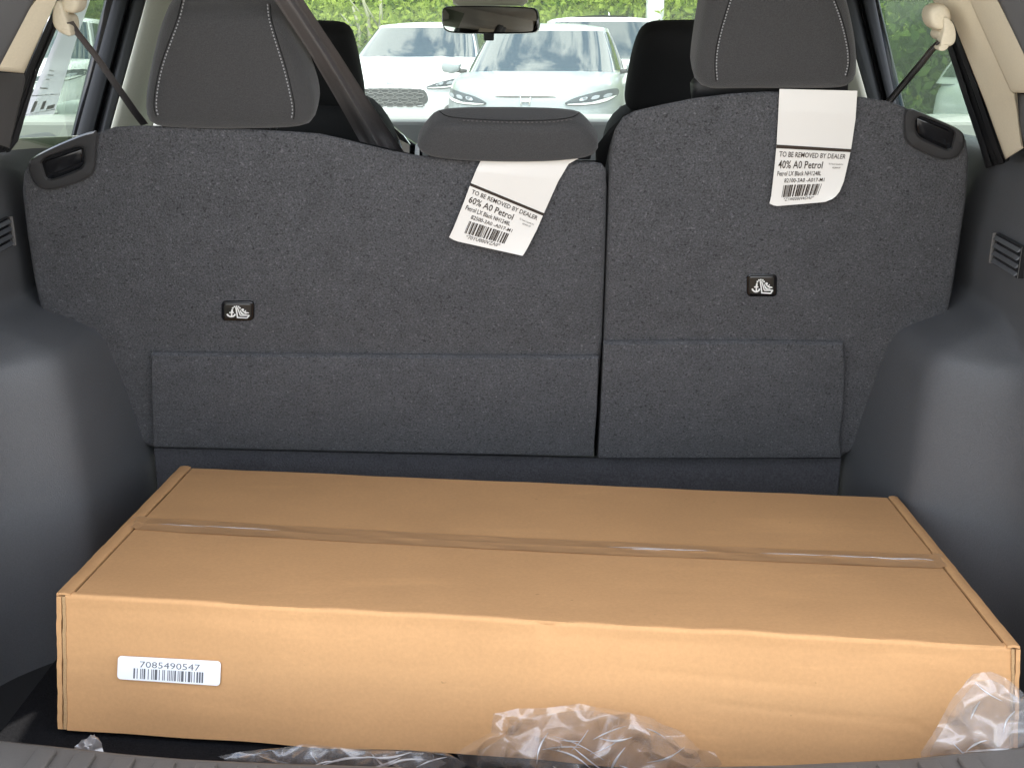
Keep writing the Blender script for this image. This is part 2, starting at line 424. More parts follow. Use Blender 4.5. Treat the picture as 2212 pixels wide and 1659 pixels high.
trimL, trimR = side_trim(-1), side_trim(1)
# vents in the upright panels
def vent(parent, sg, pts, x):
    # pts: top and bottom of the bright inner edge, in picture units
    (u0, v0), (u1, v1) = pts
    a, b = PX(u0, v0, x), PX(u1, v1, x)
    back = Vector((0, -1, 0)); inn = Vector((-sg, 0, 0))
    q = [a+inn*.002, a+back*.10+Vector((0, 0, -.006))+inn*.002, b+back*.10+Vector((0, 0, -.006))+inn*.002, b+inn*.002]
    vt = bm_obj('vent', prism(q, -inn*.012, .001), 'gloss_black', parent)
    r = [a+inn*.006, a+back*.004+inn*.006, b+back*.004+inn*.006, b+inn*.006]
    bm_obj('vent_edge', prism(r, -inn*.008, .0012), 'chrome' if False else 'sill', parent)
    for k in range(4):
        t0, t1 = (k+.18)/4, (k+.72)/4
        c0, c1 = a.lerp(b, t0), a.lerp(b, t1)
        s = [c0+back*.008+inn*.001, c0+back*.098+inn*.001+Vector((0, 0, -.006)), c1+back*.098+inn*.007+Vector((0, 0, -.006)), c1+back*.008+inn*.007]
        bm_obj('slat', prism(s, -inn*.004, .001), 'trim', parent)
vent(trimL, -1, ((20, 468), (28, 530)), XC-.699)
vent(trimR, 1, ((2152, 503), (2143, 568)), XC+.699)

# --- pillars, seals and glass of the side openings (outlines in picture units with depths)
def plate(name, pts, m, th=.02, bevel=.004, parent=car, away=None, smooth=True, **k):
    P = [PD(u, v, s) for u, v, s in pts]
    c = sum(P, Vector())/len(P)
    n = (P[1]-P[0]).cross(P[2]-P[0]).normalized()
    n = (c-CAM).normalized()
    return cpart(name, prism(P, n*th, bevel), m, parent=parent, smooth=smooth, auto=40, **k)
# left side
plate('pillar_trim', [(154, -150, 1.50), (196, -165, 1.53), (123, 0, 1.54), (52, 160, 1.57), (-30, 154, 1.53), (-30, 200-60, 1.52), (75, 0, 1.51)], 'beige', .03, .008)
plate('tailgate_frame', [(154, -150, 1.44), (75, 0, 1.44), (0, 143, 1.44), (-60, 258, 1.43), (-200, 258, 1.30), (-200, -150, 1.30)], 'trim_grey', .03, .006)
plate('pillar_lower', [(-40, 155, 1.53), (52, 160, 1.665), (55, 175, 1.67), (20, 322, 1.72), (-40, 300, 1.6)], 'trim_grey', .02, .004)
for k, (a, b, d) in enumerate(((0, .4, 0), (.4, .72, .012), (.72, 1.0, .004))):     # ribbed door seal
    top = lambda f: (123+(172-123)*f, -20); mid = lambda f: (52+(125-52)*f*1.0, 160-90*f*.0); 
    pts = [(196+30*a, -165), (196+30*b, -165), (118+26*b, 24), (112+26*a, 24), ]
    def edge(f):       # points along the seal for a fraction f across it
        return [(190+46*f, -150), (112+26*f, 26), (58+26*f, 150+2*f), (2+36*f, 292+10*f), (-14+36*f, 330)]
    E0, E1 = edge(a), edge(b)
    dep = [1.66, 1.68, 1.70, 1.74, 1.76]
    poly = [(*p, s+.05*a+d) for p, s in zip(E0, dep)]+[(*p, s+.05*b+d) for p, s in zip(E1, dep)][::-1]
    plate('door_seal', poly, 'rubber', .03, .004)
plate('door_window', [(240, -160, 1.90), (110, 60, 1.90), (20, 330, 1.92), (150, 320, 2.13), (268, -160, 2.17)], 'tinted_glass', .004, 0, smooth=False)
plate('door_panel', [(20, 298, 1.90), (160, 293, 2.16), (330, 286, 2.5), (330, 480, 2.5), (20, 480, 1.90)], 'beige_grey', .05, .006)
# black door frame and B pillar, left
def strip(name, a0, a1, b0, b1, s, m, th=.03, bevel=.005, ext=.6):
    (ax, ay), (bx, by_) = a0, b0; (cx_, cy_), (dx, dy) = a1, b1
    up = lambda p, q: (p[0]+(p[0]-q[0])*ext, p[1]+(p[1]-q[1])*ext)
    A, B = up(a0, b0), up(a1, b1)
    Cq, Dq = (b0[0]-(a0[0]-b0[0])*.4, b0[1]-(a0[1]-b0[1])*.4), (b1[0]-(a1[0]-b1[0])*.4, b1[1]-(a1[1]-b1[1])*.4)
    return plate(name, [(*A, s), (*B, s), (*Dq, s), (*Cq, s)], m, th, bevel)
strip('window_frame', (226, 0), (248, 0), (153, 294), (166, 294), 2.20, 'gloss_black', .03, .004)
strip('door_frame', (244, 0), (279, 0), (164, 294), (203, 290), 2.19, 'frame_black', .05, .010)
strip('door_frame', (277, 0), (285, 0), (200, 290), (212, 290), 2.215, 'gloss_black', .03, .002)
strip('pillar_seal', (283, 0), (316, 0), (210, 290), (240, 275), 2.20, 'rubber', .05, .009)
strip('pillar_trim', (314, 0), (400, 0), (240, 275), (330, 275), 2.26, 'beige_grey', .08, .012)
plate('pillar_backing', [(-80, 100, 1.74), (95, 60, 1.78), (60, 190, 1.78), (10, 330, 1.80), (-80, 330, 1.72)], 'trim_dark', .01, 0)  # dark plate added, here and at right, to block light slivers between pillar pieces
# right side
plate('pillar_backing', [(2000, -100, 1.80), (2320, -100, 1.66), (2320, 330, 1.72), (2172, 356, 1.82), (2085, 110, 1.80), (2062, 60, 1.80)], 'trim_dark', .01, 0)
plate('pillar_trim', [(1985, -80, 1.66), (2013, 0, 1.66), (2059, 49, 1.66), (2079, 98, 1.67), (2130, 228, 1.70), (2174.5, 346, 1.73), (2213, 322, 1.665), (2189, 206, 1.60), (2196, 188, 1.595), (2108, 0, 1.575), (2066, -100, 1.565)], 'beige', .03, .006)
plate('pillar_trim', [(2050, -100, 1.548), (2093.6, 0, 1.556), (2184, 202, 1.58), (2250, 203, 1.50), (2250, 180, 1.47), (2211, 112, 1.47), (2155, 0, 1.47), (2105, -100, 1.47)], 'beige', .03, .007)
plate('tailgate_frame', [(2105, -100, 1.44), (2155, 0, 1.44), (2211, 117.6, 1.44), (2290, 270, 1.43), (2420, 270, 1.30), (2420, -100, 1.30)], 'trim_grey', .03, .006)
plate('pillar_lower', [(2186, 203, 1.62), (2270, 203, 1.56), (2270, 310, 1.60), (2213, 322, 1.66)], 'trim_grey', .02, .004)
for a, b, d in ((0, .27, .0), (.27, .52, .014), (.52, .77, .003), (.77, 1.0, .014)):
    def edge(f): return [(2010+50*f, -20), (2046+40*f, 98), (2050+43*f, 115), (2072+50*f, 186), (2116+51*f, 318-2*f), (2131+50*f, 364-14*f)]
    dep = [1.68, 1.70, 1.70, 1.72, 1.76, 1.78]
    E0, E1 = edge(a), edge(b)
    poly = [(*p, s+.06*(1-a)+d) for p, s in zip(E0, dep)]+[(*p, s+.06*(1-b)+d) for p, s in zip(E1, dep)][::-1]
    plate('door_seal', poly, 'rubber', .03, .004)
plate('door_window', [(1866, -160, 2.17), (2000, -160, 1.96), (2090, 60, 1.94), (2150, 380, 1.96), (1966, 350, 2.19)], 'tinted_glass', .004, 0, smooth=False)
plate('door_panel', [(2090, 330, 2.05), (2160, 300, 1.90), (2170, 480, 1.90), (1900, 480, 2.3), (1900, 330, 2.3)], 'beige_grey', .05, .006)
strip('window_frame', (1888, 0), (1899, 0), (1932, 220), (1953, 228), 2.22, 'gloss_black', .03, .003)
strip('door_frame', (1862, 0), (1890, 0), (1915, 215), (1935, 220), 2.21, 'frame_black', .05, .009)
strip('door_frame', (1852, 0), (1864, 0), (1904, 215), (1917, 215), 2.235, 'gloss_black', .03, .002)
strip('pillar_seal', (1813, 0), (1854, 0), (1872, 208), (1906, 212), 2.22, 'rubber', .05, .010)
strip('pillar_trim', (1760, 0), (1815, 0), (1800, 206), (1873, 206), 2.28, 'beige_grey', .08, .012)

# --- sill plate along the tailgate opening
ZS = .715
EDGE = [(-120, 1575), (0, 1589), (104, 1600), (165, 1606.6), (267, 1618), (400, 1629), (590, 1638), (866, 1646), (880, 1650), (897, 1656), (1353, 1656), (1362, 1653), (1375, 1650), (1558, 1645), (1704, 1641.5), (1953, 1629), (2212, 1603), (2340, 1588)]
SP_ = [PZ(u, v, ZS) for u, v in EDGE]
NE = len(SP_)
rowsS = [(0, -.10), (0, -.012), (-.004, -.003), (-.012, 0), (-.10, -.002), (-.17, -.012), (-.19, -.06), (-.19, -.30)]
V = [p+Vector((0, dy, dz)) for dy, dz in rowsS for p in SP_]
Fc = [(j*NE+i, j*NE+i+1, (j+1)*NE+i+1, (j+1)*NE+i) for j in range(len(rowsS)-1) for i in range(NE-1)]
sill = mesh('sill_plate', V, Fc, 'sill', car, True, auto=50)
def sill_y(x):
    for a, b in zip(SP_, SP_[1:]):
        if a.x <= x <= b.x: return a.y+(b.y-a.y)*(x-a.x)/(b.x-a.x)
    return SP_[0].y
x = -.475; k = 0
while x < .50:
    y = sill_y(x)
    if not (-.115 < x < .135):
        wdt = .021
        bm_obj('rib', box_bm((x, y-.104, ZS+.0012), (wdt, .165, .0075), .0016, 2), 'sill', sill, True, auto=50)
    x += .0425; k += 1

# --- windscreen, dashboard, display, outer walls, tailgate
plate('windscreen', [(200, -60, 3.05), (2020, -60, 3.05), (2120, 300, 3.75), (100, 300, 3.75)], 'clear_glass', .004, 0, smooth=False)
dash = cpart('dashboard', prism([PD(-40, 247, 3.72), PD(2250, 247, 3.72), PD(2250, 262, 3.2), PD(-40, 262, 3.2)], Vector((0, 0, -.35)), .01), 'dash')
scr = [(826, 262), (907, 319), (912, 335), (870, 335)]
dsp = bm_obj('display', prism([PD(818, 258, 2.95), PD(912, 322, 2.85), PD(915, 420, 2.85), PD(880, 420, 2.95)], Vector((0, .02, 0)), .003), 'gloss_black', dash)
bm_obj('display_frame', prism([PD(824, 268, 2.84), PD(850, 274, 2.83), PD(874, 294, 2.82), PD(886, 312, 2.80), (PD(880, 420, 2.80)), PD(866, 420, 2.8), PD(868, 318, 2.8), PD(862, 302, 2.82), PD(842, 282, 2.83)], Vector((0, .012, 0)), .002), 'chrome', dash)
bm_obj('console_trim', prism([PD(897, 315, 2.75), PD(905, 305, 2.75), PD(906, 420, 2.75), PD(890, 420, 2.75)], Vector((0, .012, 0)), .002), 'sticker_paper', dash)
cpart('tailgate', prism([Vector((XC-.62, 1.28, 1.68)), Vector((XC+.62, 1.28, 1.68)), Vector((XC+.60, .62, 2.20)), Vector((XC-.60, .62, 2.20))], Vector((0, .03, .06)), .01), 'trim_grey')
for sg in (-1, 1):
    cpart('roof_rail', box_bm((XC+sg*.66, 2.30, 1.60), (.14, 2.0, .07), .02), 'headliner')
    # outer skin: quarter panel with its pillar, door skin, hatch jamb and pillar liner (beside the frame)
    XO = lambda z: lerp_path([(.30, .84), (.60, .88), (1.0, .885), (1.28, .84), (1.45, .775), (1.60, .70), (1.68, .60)], z)[0]
    YR = lambda z: lerp_path([(.30, 1.04), (.70, 1.06), (1.20, 1.08), (1.45, 1.17), (1.68, 1.28)], z)[0]
    XI = lambda z: lerp_path([(.30, .70), (.60, .725), (1.10, .73), (1.28, .72), (1.45, .645), (1.60, .585), (1.68, .54)], z)[0]
    cmesh('quarter_panel', sheet(lambda a, b: Vector((XC+sg*XO(.30+1.38*b), YR(.30+1.38*b)+(1.74-YR(.30+1.38*b))*a, .30+1.38*b)), 8, 24, .02, Vector((-sg, 0, 0))), 'paint_grey', True, 50)
    cmesh('door_skin', sheet(lambda a, b: Vector((XC+sg*XO(.30+.93*b), 1.745+2.3*a, .30+.93*b)), 10, 14, .02, Vector((-sg, 0, 0))), 'paint_grey', True, 50)
    def jamb(a, b):
        z = .30+1.38*b; k = [0, .04, .12, .5, .88, .97, 1.0][round(a*6)]; f = [0.02, -.006, -.014, -.010, .004, .012, .035][round(a*6)]
        return Vector((XC+sg*(XO(z)+(XI(z)-XO(z))*k), YR(z)+f, z))
    cmesh('hatch_jamb', grid(jamb, 6, 30), 'paint_grey', True)
    cmesh('hatch_seal', tube([Vector((XC+sg*(XI(z)+.004), YR(z)+.030, z)) for z in [.60+1.06*k/20 for k in range(21)]], .013, 8), 'rubber', True)
    cmesh('pillar_liner', grid(lambda a, b: Vector((XC+sg*lerp_path([(1.26, .735), (1.45, .672), (1.60, .612), (1.66, .56)], 1.26+.40*b)[0], YR(1.26+.40*b)+.02+(1.72-YR(1.26+.40*b))*a, 1.26+.40*b)), 6, 10), 'beige', True)

# ================================================================== REAR SEATS
REC = R(27); SN = Vector((0, -math.cos(REC), -math.sin(REC))); SPT = Vector((0, 2.07, .74))
def S(u, v, off=0): return PP(u, v, SPT+SN*off, SN)
seatL = thing('bench_seat', 'wide carpeted rear seat back with two headrests, on the left of the split', 'seat', (XC-.25, 2.1, FLOOR), 'rear seat backs')
seatR = thing('bench_seat', 'narrow carpeted rear seat back with one headrest, right of the split', 'seat', (XC+.45, 2.1, FLOOR), 'rear seat backs')
outL = [(42, 410), (46, 372), (58, 345), (75, 330), (140, 300), (205, 283), (245, 270), (300, 267), (420, 270), (560, 276), (640, 281), (690, 285), (735, 295), (790, 309), (850, 323), (905, 333), (1000, 340), (1150, 344), (1285, 346), (1303, 350), (1311, 362), (1312, 400), (1308, 560), (1300, 760), (1290, 880), (1281, 986), (800, 977), (330, 966), (250, 940), (170, 800), (90, 700), (68, 600), (52, 500)]
backL = bm_obj('backrest', prism([S(u, v) for u, v in outL], Vector((0, .12, -.035)), .012, 3), 'carpet', seatL, True, auto=35)
outR = [(1319, 330), (1330, 275), (1345, 250), (1370, 236), (1430, 222), (1500, 208), (1580, 198), (1650, 194), (1720, 194), (1800, 198), (1870, 206), (1925, 215), (1955, 226), (2010, 252), (2070, 278), (2094, 300), (2099, 340), (2092, 430), (2076, 540), (2060, 640), (2045, 720), (1990, 830), (1920, 930), (1816, 988), (1550, 988), (1292, 988), (1303, 800), (1312, 560)]
backR = bm_obj('backrest', prism([S(u, v, .002) for u, v in outR], Vector((0, .12, -.035)), .012, 3), 'carpet', seatR, True, auto=35)
# upholstered front halves (a dark rim beyond the carpet)
ouL2 = [(60, 420), (64, 350), (120, 306), (215, 274), (300, 262), (420, 264), (560, 270), (690, 279), (790, 300), (905, 327), (1000, 334), (1150, 338), (1300, 338), (1326, 352), (1330, 400), (1318, 700), (1290, 960), (500, 960), (150, 760), (75, 560)]
bm_obj('seat_cushion', prism([PP(u, v, SPT+Vector((0, .124, -.03)), SN) for u, v in ouL2], Vector((0, .06, -.03)), .02, 3), 'fabric_black', seatL, True, auto=35)
ouR2 = [(1290, 300), (1312, 272), (1345, 240), (1400, 224), (1500, 206), (1600, 194), (1720, 190), (1880, 202), (1955, 222), (2060, 272), (2080, 310), (2080, 430), (2040, 700), (1800, 960), (1300, 960), (1290, 600)]
bm_obj('seat_cushion', prism([PP(u, v, SPT+Vector((0, .124, -.03)), SN) for u, v in ouR2], Vector((0, .06, -.03)), .02, 3), 'fabric_black', seatR, True, auto=35)
# carpet flaps over the lower hinges
flapL = [(326, 768), (600, 772), (1000, 775), (1293, 776), (1290, 880), (1282, 987), (800, 977), (331, 966), (327, 860)]
bm_obj('carpet_flap', prism([S(u, v, .013) for u, v in flapL], -SN*.0125, .004, 2), 'carpet', seatL, True, auto=35)
flapR = [(1304, 745), (1600, 743), (1822, 746), (1826, 800), (1822, 880), (1814, 950), (1818, 990), (1550, 991), (1292, 991), (1298, 880)]
bm_obj('carpet_flap', prism([S(u, v, .015) for u, v in flapR], -SN*.0125, .004, 2), 'carpet', seatR, True, auto=35)
# board between seats and floor
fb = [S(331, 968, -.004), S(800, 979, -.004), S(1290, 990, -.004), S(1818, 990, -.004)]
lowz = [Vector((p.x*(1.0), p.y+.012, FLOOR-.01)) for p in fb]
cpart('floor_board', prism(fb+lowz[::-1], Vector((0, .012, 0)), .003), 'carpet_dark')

# --- headrests
def dashes(P, line, n, th=.0009, ln=.55):
    pts = resample(smooth_poly([Vector((u, v, 0)) for u, v in line], 2, False), n*2+1, False); parts = []
    for k in range(n):
        a, b = pts[2*k], pts[2*k+1]; b = a.lerp(b, ln/.5*.8)
        p0, p1 = P.at(a.x, a.y, .0006), P.at(b.x, b.y, .0006)
        parts.append(tube([p0, p1], th, 5))
    return merge(parts)
def seam(P, line, th=.0008):
    pts = resample(smooth_poly([Vector((u, v, 0)) for u, v in line], 2, False), 40, False)
    return tube([P.at(a.x, a.y, -.0004) for a in pts], th, 6)
hl = [(378, -12), (480, -16), (590, -12), (622, 6), (640, 60), (672, 135), (690, 192), (690, 230), (672, 246), (560, 250), (440, 250), (350, 246), (326, 234), (322, 192), (335, 120), (356, 30)]
Ph = Pillow(hl, SPT-SN*.045, SN, .062, 4.2, back=.03)
V, Fc = Ph.build(); headL = mesh('headrest', V, Fc, 'fabric', seatL, True)
c1 = [(393, 0), (384, 40), (365, 90), (345, 145), (334, 200), (332, 235), (338, 252)]
c2 = [(583, 10), (586, 45), (603, 100), (619, 150), (632, 205), (638, 240), (634, 258)]
for c in (c1, c2):
    mesh('seam', *seam(Ph, c), 'fabric_black', headL, True); mesh('stitching', *dashes(Ph, [(u-5 if c is c2 else u+5, v) for u, v in c], 34), 'stitch', headL)
for u in (405, 590):      # posts
    mesh('headrest_post', *tube([S(u, 255, -.055), S(u, 300, -.055)], .006, 10), 'chrome', headL, True)
    bm_obj('post_collar', prism([S(u-30, 266, -.012), S(u+30, 267, -.012), S(u+24, 273, -.006), S(u-24, 273, -.006)], Vector((0, .03, -.004)), .003), 'chrome', headL, True)
hr = [(1515, -60), (1600, -75), (1740, -75), (1810, -55), (1826, 0), (1840, 70), (1843, 130), (1836, 150), (1815, 163), (1700, 164), (1580, 163), (1512, 165), (1493, 150), (1491, 130), (1500, 60), (1512, -10)]
Pr = Pillow(hr, SPT-SN*.045, SN, .062, 4.2, back=.03)
V, Fc = Pr.build(); headR = mesh('headrest', V, Fc, 'fabric', seatR, True)
c3 = [(1582, -20), (1570, 20), (1556, 65), (1546, 110), (1544, 145), (1547, 176)]
c4 = [(1795, -20), (1812, 20), (1826, 65), (1835, 110), (1836, 140), (1829, 166)]
for c in (c3, c4):
    mesh('seam', *seam(Pr, c), 'fabric_black', headR, True); mesh('stitching', *dashes(Pr, [(u+3 if c is c3 else u-4, v) for u, v in c], 30), 'stitch', headR)
for u in (1560, 1770): mesh('headrest_post', *tube([S(u, 170, -.055), S(u, 225, -.055)], .006, 10), 'chrome', headR, True)
bm_obj('headrest_base', prism([S(1500, 166, -.03), S(1838, 160, -.03), S(1834, 202, -.02), S(1503, 204, -.02)], Vector((0, .05, -.01)), .008), 'rubber', headR, True)
hc = [(946, 238), (1100, 236), (1244, 240), (1266, 256), (1288, 284), (1294, 306), (1276, 318), (1200, 326), (1080, 327), (980, 323), (920, 315), (900, 303), (905, 286), (926, 258)]
Pc = Pillow(hc, SPT-SN*.02, SN, .040, 5.0, back=.012)
V, Fc = Pc.build(); headC = mesh('headrest', V, Fc, 'fabric', seatL, True, label='low wide centre headrest')
cc = [(948, 240), (962, 252), (1000, 257), (1070, 261), (1140, 262), (1200, 260), (1240, 254), (1252, 244)]
mesh('seam', *seam(Pc, cc, .0006), 'fabric_black', headC, True); mesh('stitching', *dashes(Pc, [(u, v+3) for u, v in cc[2:7]], 26, .0006), 'webbing', headC)
mesh('headrest_base', *[x for x in (lambda b: ([v.co.copy() for v in b.verts], [[q.index for q in f.verts] for f in b.faces]))(prism([S(915, 318, -.02), S(1282, 322, -.02), S(1276, 350, -.02), S(925, 345, -.02)], -SN*.04, .008))], 'rubber', headC, True)

# --- release handles in the upper corners
def handle(seat, outer, inner, lever):
    hn = 48
    o2 = smooth_poly([Vector((u, v, 0)) for u, v in outer], 2); i2 = smooth_poly([Vector((u, v, 0)) for u, v in inner], 1)
    cu = sum(u for u, v in inner)/len(inner); cv = sum(v for u, v in inner)/len(inner)
    def byangle(P):
        out_ = []
        for k in range(hn):
            t = 2*math.pi*k/hn; d = Vector((math.cos(t), math.sin(t), 0)); best = None
            for i in range(len(P)):
                a = P[i]-Vector((cu, cv, 0)); b = P[(i+1) % len(P)]-Vector((cu, cv, 0))
                det = a.x*b.y-b.x*a.y
                if abs(det) < 1e-9: continue
                al = (d.x*b.y-b.x*d.y)/det; be = (a.x*d.y-d.x*a.y)/det
                if al >= -1e-6 and be >= -1e-6: best = 1/(al+be)
            out_.append((cu+d.x*(best or 1), cv+d.y*(best or 1)))
        return out_
    O, I = byangle(o2), byangle(i2)
    mid = lambda a, b, f: (a[0]+(b[0]-a[0])*f, a[1]+(b[1]-a[1])*f)
    rings = [[S(u, v, -.02) for u, v in O], [S(u, v, .006) for u, v in O], [S(*mid(o, i, .18), .012) for o, i in zip(O, I)], [S(*mid(o, i, .80), .012) for o, i in zip(O, I)], [S(u, v, .008) for u, v in I], [S(u, v, -.03) for u, v in I]]
    V = [p for r in rings for p in r]
    Fc = [(j*hn+i, j*hn+(i+1) % hn, (j+1)*hn+(i+1) % hn, (j+1)*hn+i) for j in range(5) for i in range(hn)]
    h = mesh('release_handle', V, Fc, 'latch', seat, True, auto=50)
    mesh('pocket', [S(u, v, .0035) for u, v in I], [tuple(range(hn))], 'gloss_black', h)
    bm_obj('lever', prism([S(u, v, .007) for u, v in lever], -SN*.01, .002, 2), 'gloss_black', h, True, auto=50)
handle(seatL, [(60, 352), (64, 375), (72, 395), (88, 409), (108, 412), (150, 402), (192, 386), (205, 370), (208, 350), (209, 310), (219, 279), (185, 287), (120, 314), (70, 340)],
       [(89, 344), (95, 368), (103, 391), (145, 376), (182, 360), (182, 330), (179, 314), (135, 327)], [(97, 350), (176, 324), (177, 352), (108, 380)])
handle(seatR, [(1953, 228), (1951, 290), (1958, 309), (1975, 322), (2022, 343), (2050, 347), (2069, 340), (2081, 323), (2086, 292), (2066, 276), (2020, 256), (1980, 239)],
       [(1977, 247), (1977, 291), (2015, 310), (2053, 327), (2059, 300), (2063, 281), (2020, 262)], [(1981, 256), (2050, 285), (2045, 318), (1981, 290)])

# --- tether anchor covers with their pictogram
def tether(seat, u0, v0, u1, v1):
    def rr(x0, y0, x1, y1, r, off):
        pts = []
        for cx_, cy_, a0 in ((x1-r, y0+r, -90), (x1-r, y1-r, 0), (x0+r, y1-r, 90), (x0+r, y0+r, 180)):
            for k in range(6): t = R(a0+18*k); pts.append((cx_+r*math.cos(t), cy_+r*math.sin(t)))
        return [S(u, v, off) for u, v in pts]
    c = bm_obj('tether_cover', prism(rr(u0, v0, u1, v1, 9, .004), -SN*.006, .002, 2), 'gloss_black', seat, True, auto=50)
    bm_obj('cover_button', prism(rr(u0+5, v0+4, u1-6, v1-5, 6, .0075), -SN*.006, .0022, 2), 'cap_plastic', c, True, auto=50)
    # glyph in crop units of the right-hand cover: 340..1450 x 300..1100
    def G(x, y): return S(u0+(x-340)/1110*(u1-u0), v0+(y-300)/800*(v1-v0), .0083)
    parts = []
    def stroke(pts, wd):
        P = [Vector((x, y, 0)) for x, y in pts]; n = len(P); Lf, Rt = [], []
        for i in range(n):
            d = (P[min(i+1, n-1)]-P[max(i-1, 0)]).normalized(); nn = Vector((-d.y, d.x, 0))*wd/2
            Lf.append(P[i]+nn); Rt.append(P[i]-nn)
        V = [G(p.x, p.y) for p in Lf+Rt]; Fc = [(i, i+1, n+i+1, n+i) for i in range(n-1)]
        parts.append((V, Fc))
    def dot(x, y, r): parts.append(([G(x+r*math.cos(k*math.pi/4), y+r*math.sin(k*math.pi/4)) for k in range(8)], [tuple(range(8))]))
    def poly(pts): parts.append(([G(x, y) for x, y in pts], [tuple(range(len(pts)))]))
    stroke([(535, 800), (580, 870), (640, 905), (685, 910), (740, 895), (790, 850), (810, 800)], 58)
    stroke([(690, 890), (692, 720)], 50); stroke([(610, 738), (765, 738)], 45); poly([(655, 740), (690, 590), (735, 590), (735, 740)])
    for x, y in ((730, 545), (785, 492), (852, 480), (922, 492), (970, 545)): dot(x, y, 32)
    stroke([(835, 520), (890, 945)], 48); stroke([(865, 945), (1210, 965)], 48); stroke([(1205, 970), (1290, 850)], 44); stroke([(1290, 855), (990, 860)], 42); stroke([(985, 870), (885, 530)], 40)
    poly([(970, 600), (1010, 690), (1060, 760), (1120, 800), (1200, 800), (1190, 825), (1060, 825), (1010, 800), (970, 700)])
    dot(1060, 620, 50); poly([(1040, 650), (1120, 690), (1160, 640), (1185, 650), (1150, 710), (1265, 735), (1280, 775), (1150, 775), (1060, 700)])
    V, Fc = merge(parts); mesh('symbol', V, Fc, 'white_print', c)
tether(seatL, 478, 653, 549, 694); tether(seatR, 1613, 594, 1679, 642)

# ================================================================== FRONT SEATS, MIRROR, BELTS
def front_seat(label, head, back, sh, sb):
    nrm = Vector((0, -math.cos(R(20)), -math.sin(R(20))))
    t = thing('front_seat', label, 'seat', (PD(head[0][0], 900, sh).x, PD(600, 900, sh).y, .55), 'front seats')
    P = Pillow(head, PD(700, 150, sh), nrm, .055, 3.5); h = mesh('headrest', *P.build(), 'fabric_black', t, True)
    P2 = Pillow(back, PD(700, 300, sb), nrm, .09, 5); mesh('backrest', *P2.build(), 'fabric_black', t, True)
    return t
front_seat('black front seat behind the left rear headrest and the slanting belt', [(478, 120), (490, 62), (530, 52), (640, 51), (735, 52), (757, 62), (768, 95), (782, 160), (790, 215), (780, 235), (640, 240), (490, 235), (470, 200)],
           [(360, 300), (420, 222), (560, 208), (720, 208), (800, 222), (835, 262), (862, 315), (880, 420), (880, 700), (350, 700), (345, 420)], 2.72, 2.80)
front_seat('black front seat partly hidden behind the right rear headrest', [(1352, 185), (1364, 118), (1380, 70), (1400, 52), (1460, 50), (1560, 50), (1640, 54), (1660, 90), (1672, 200), (1650, 235), (1500, 240), (1365, 236), (1347, 222)],
           [(1290, 420), (1302, 300), (1330, 252), (1380, 228), (1500, 212), (1640, 215), (1740, 240), (1790, 320), (1800, 700), (1285, 700)], 2.72, 2.80)

mir = thing('rear_view_mirror', 'black framed rear view mirror hanging at the top of the windscreen', 'mirror', PD(1057, 10, 3.02))
mo = [(953, 28), (955, 18), (968, 13), (1060, 13), (1150, 16), (1161, 22), (1164, 45), (1162, 66), (1150, 73), (1060, 74), (975, 73), (958, 66), (953, 50)]
MN = Vector((-.19, -1, .02)).normalized(); MP = PD(1057, 44, 2.98)
mh = [PP(u, v, MP, MN) for u, v in [(p.x, p.y) for p in smooth_poly([Vector((u, v, 0)) for u, v in mo], 2)]]
bm_obj('housing', prism(mh, -MN*.028, .006, 3), 'gloss_black', mir, True, auto=40)
mi = [PP(1057+(u-1057)*.965, 44+(v-44)*.89, MP+MN*.0012, MN) for u, v in [(p.x, p.y) for p in smooth_poly([Vector((u, v, 0)) for u, v in mo], 2)]]
mesh('mirror_glass', mi, [tuple(range(len(mi)))], 'mirror', mir)
bm_obj('stem', box_bm(PD(1056, 79, 3.0), (.024, .02, .02), .003), 'rubber', mir)
bm_obj('sensor_cover', prism([PD(978, 10, 3.08), PD(990, 13, 3.06), PD(1128, 13, 3.06), PD(1140, 6, 3.08), PD(1150, -50, 3.04), PD(966, -50, 3.04)], Vector((0, .05, .0)), .008), 'beige_grey', mir, True, auto=40)

def belt(label, rows, depth, folds, th=.0012, loc=None):
    t = thing('seat_belt', label, 'seat belt', loc or PD(*rows[0][0], depth[0]), 'rear seat belts')
    n = len(rows)
    def fn(a, b):
        k = b*(n-1); i = min(int(k), n-2); f = k-i
        (l0, r0), (l1, r1) = rows[i], rows[i+1]
        l = (l0[0]+(l1[0]-l0[0])*f, l0[1]+(l1[1]-l0[1])*f); r = (r0[0]+(r1[0]-r0[0])*f, r0[1]+(r1[1]-r0[1])*f)
        s = depth[i]+(depth[i+1]-depth[i])*f
        return PD(l[0]+(r[0]-l[0])*a, l[1]+(r[1]-l[1])*a, s+folds(a, b))
    V, Fc = sheet(fn, 24, (n-1)*6, th, Vector((0, 1, 0)))
    mesh('webbing', V, Fc, 'webbing', t, True, auto=60)
    return t
belt('wide grey belt slanting down beside the left headrest to the seat middle',
     [((572, -40), (636, -40)), ((591, 0), (655, 0)), ((671, 121), (735, 121)), ((725, 213), (794, 213)), ((768, 290), (846, 290)), ((800, 345), (884, 345))],
     [1.58, 1.60, 1.70, 1.80, 1.90, 1.93], lambda a, b: .017*math.sin(a*9.5+.6)*(.35+.65*b)+.006*math.sin(a*19+b*4)*b)
def guide(t, knob, loop, s, m='beige'):
    n = Vector((0, -1, -.1)).normalized()
    P = Pillow(knob, PD(*knob[0], s), n, .022, 4.5, 40); mesh('guide_knob', *P.build(), m, t, True)
    q = [PP(p.x, p.y, PD(*loop[0], s-.025), n) for p in smooth_poly([Vector((u, v, 0)) for u, v in loop], 2)]
    bm_obj('belt_guide', prism(q, -n*.02, .005, 3), m, t, True, auto=50)
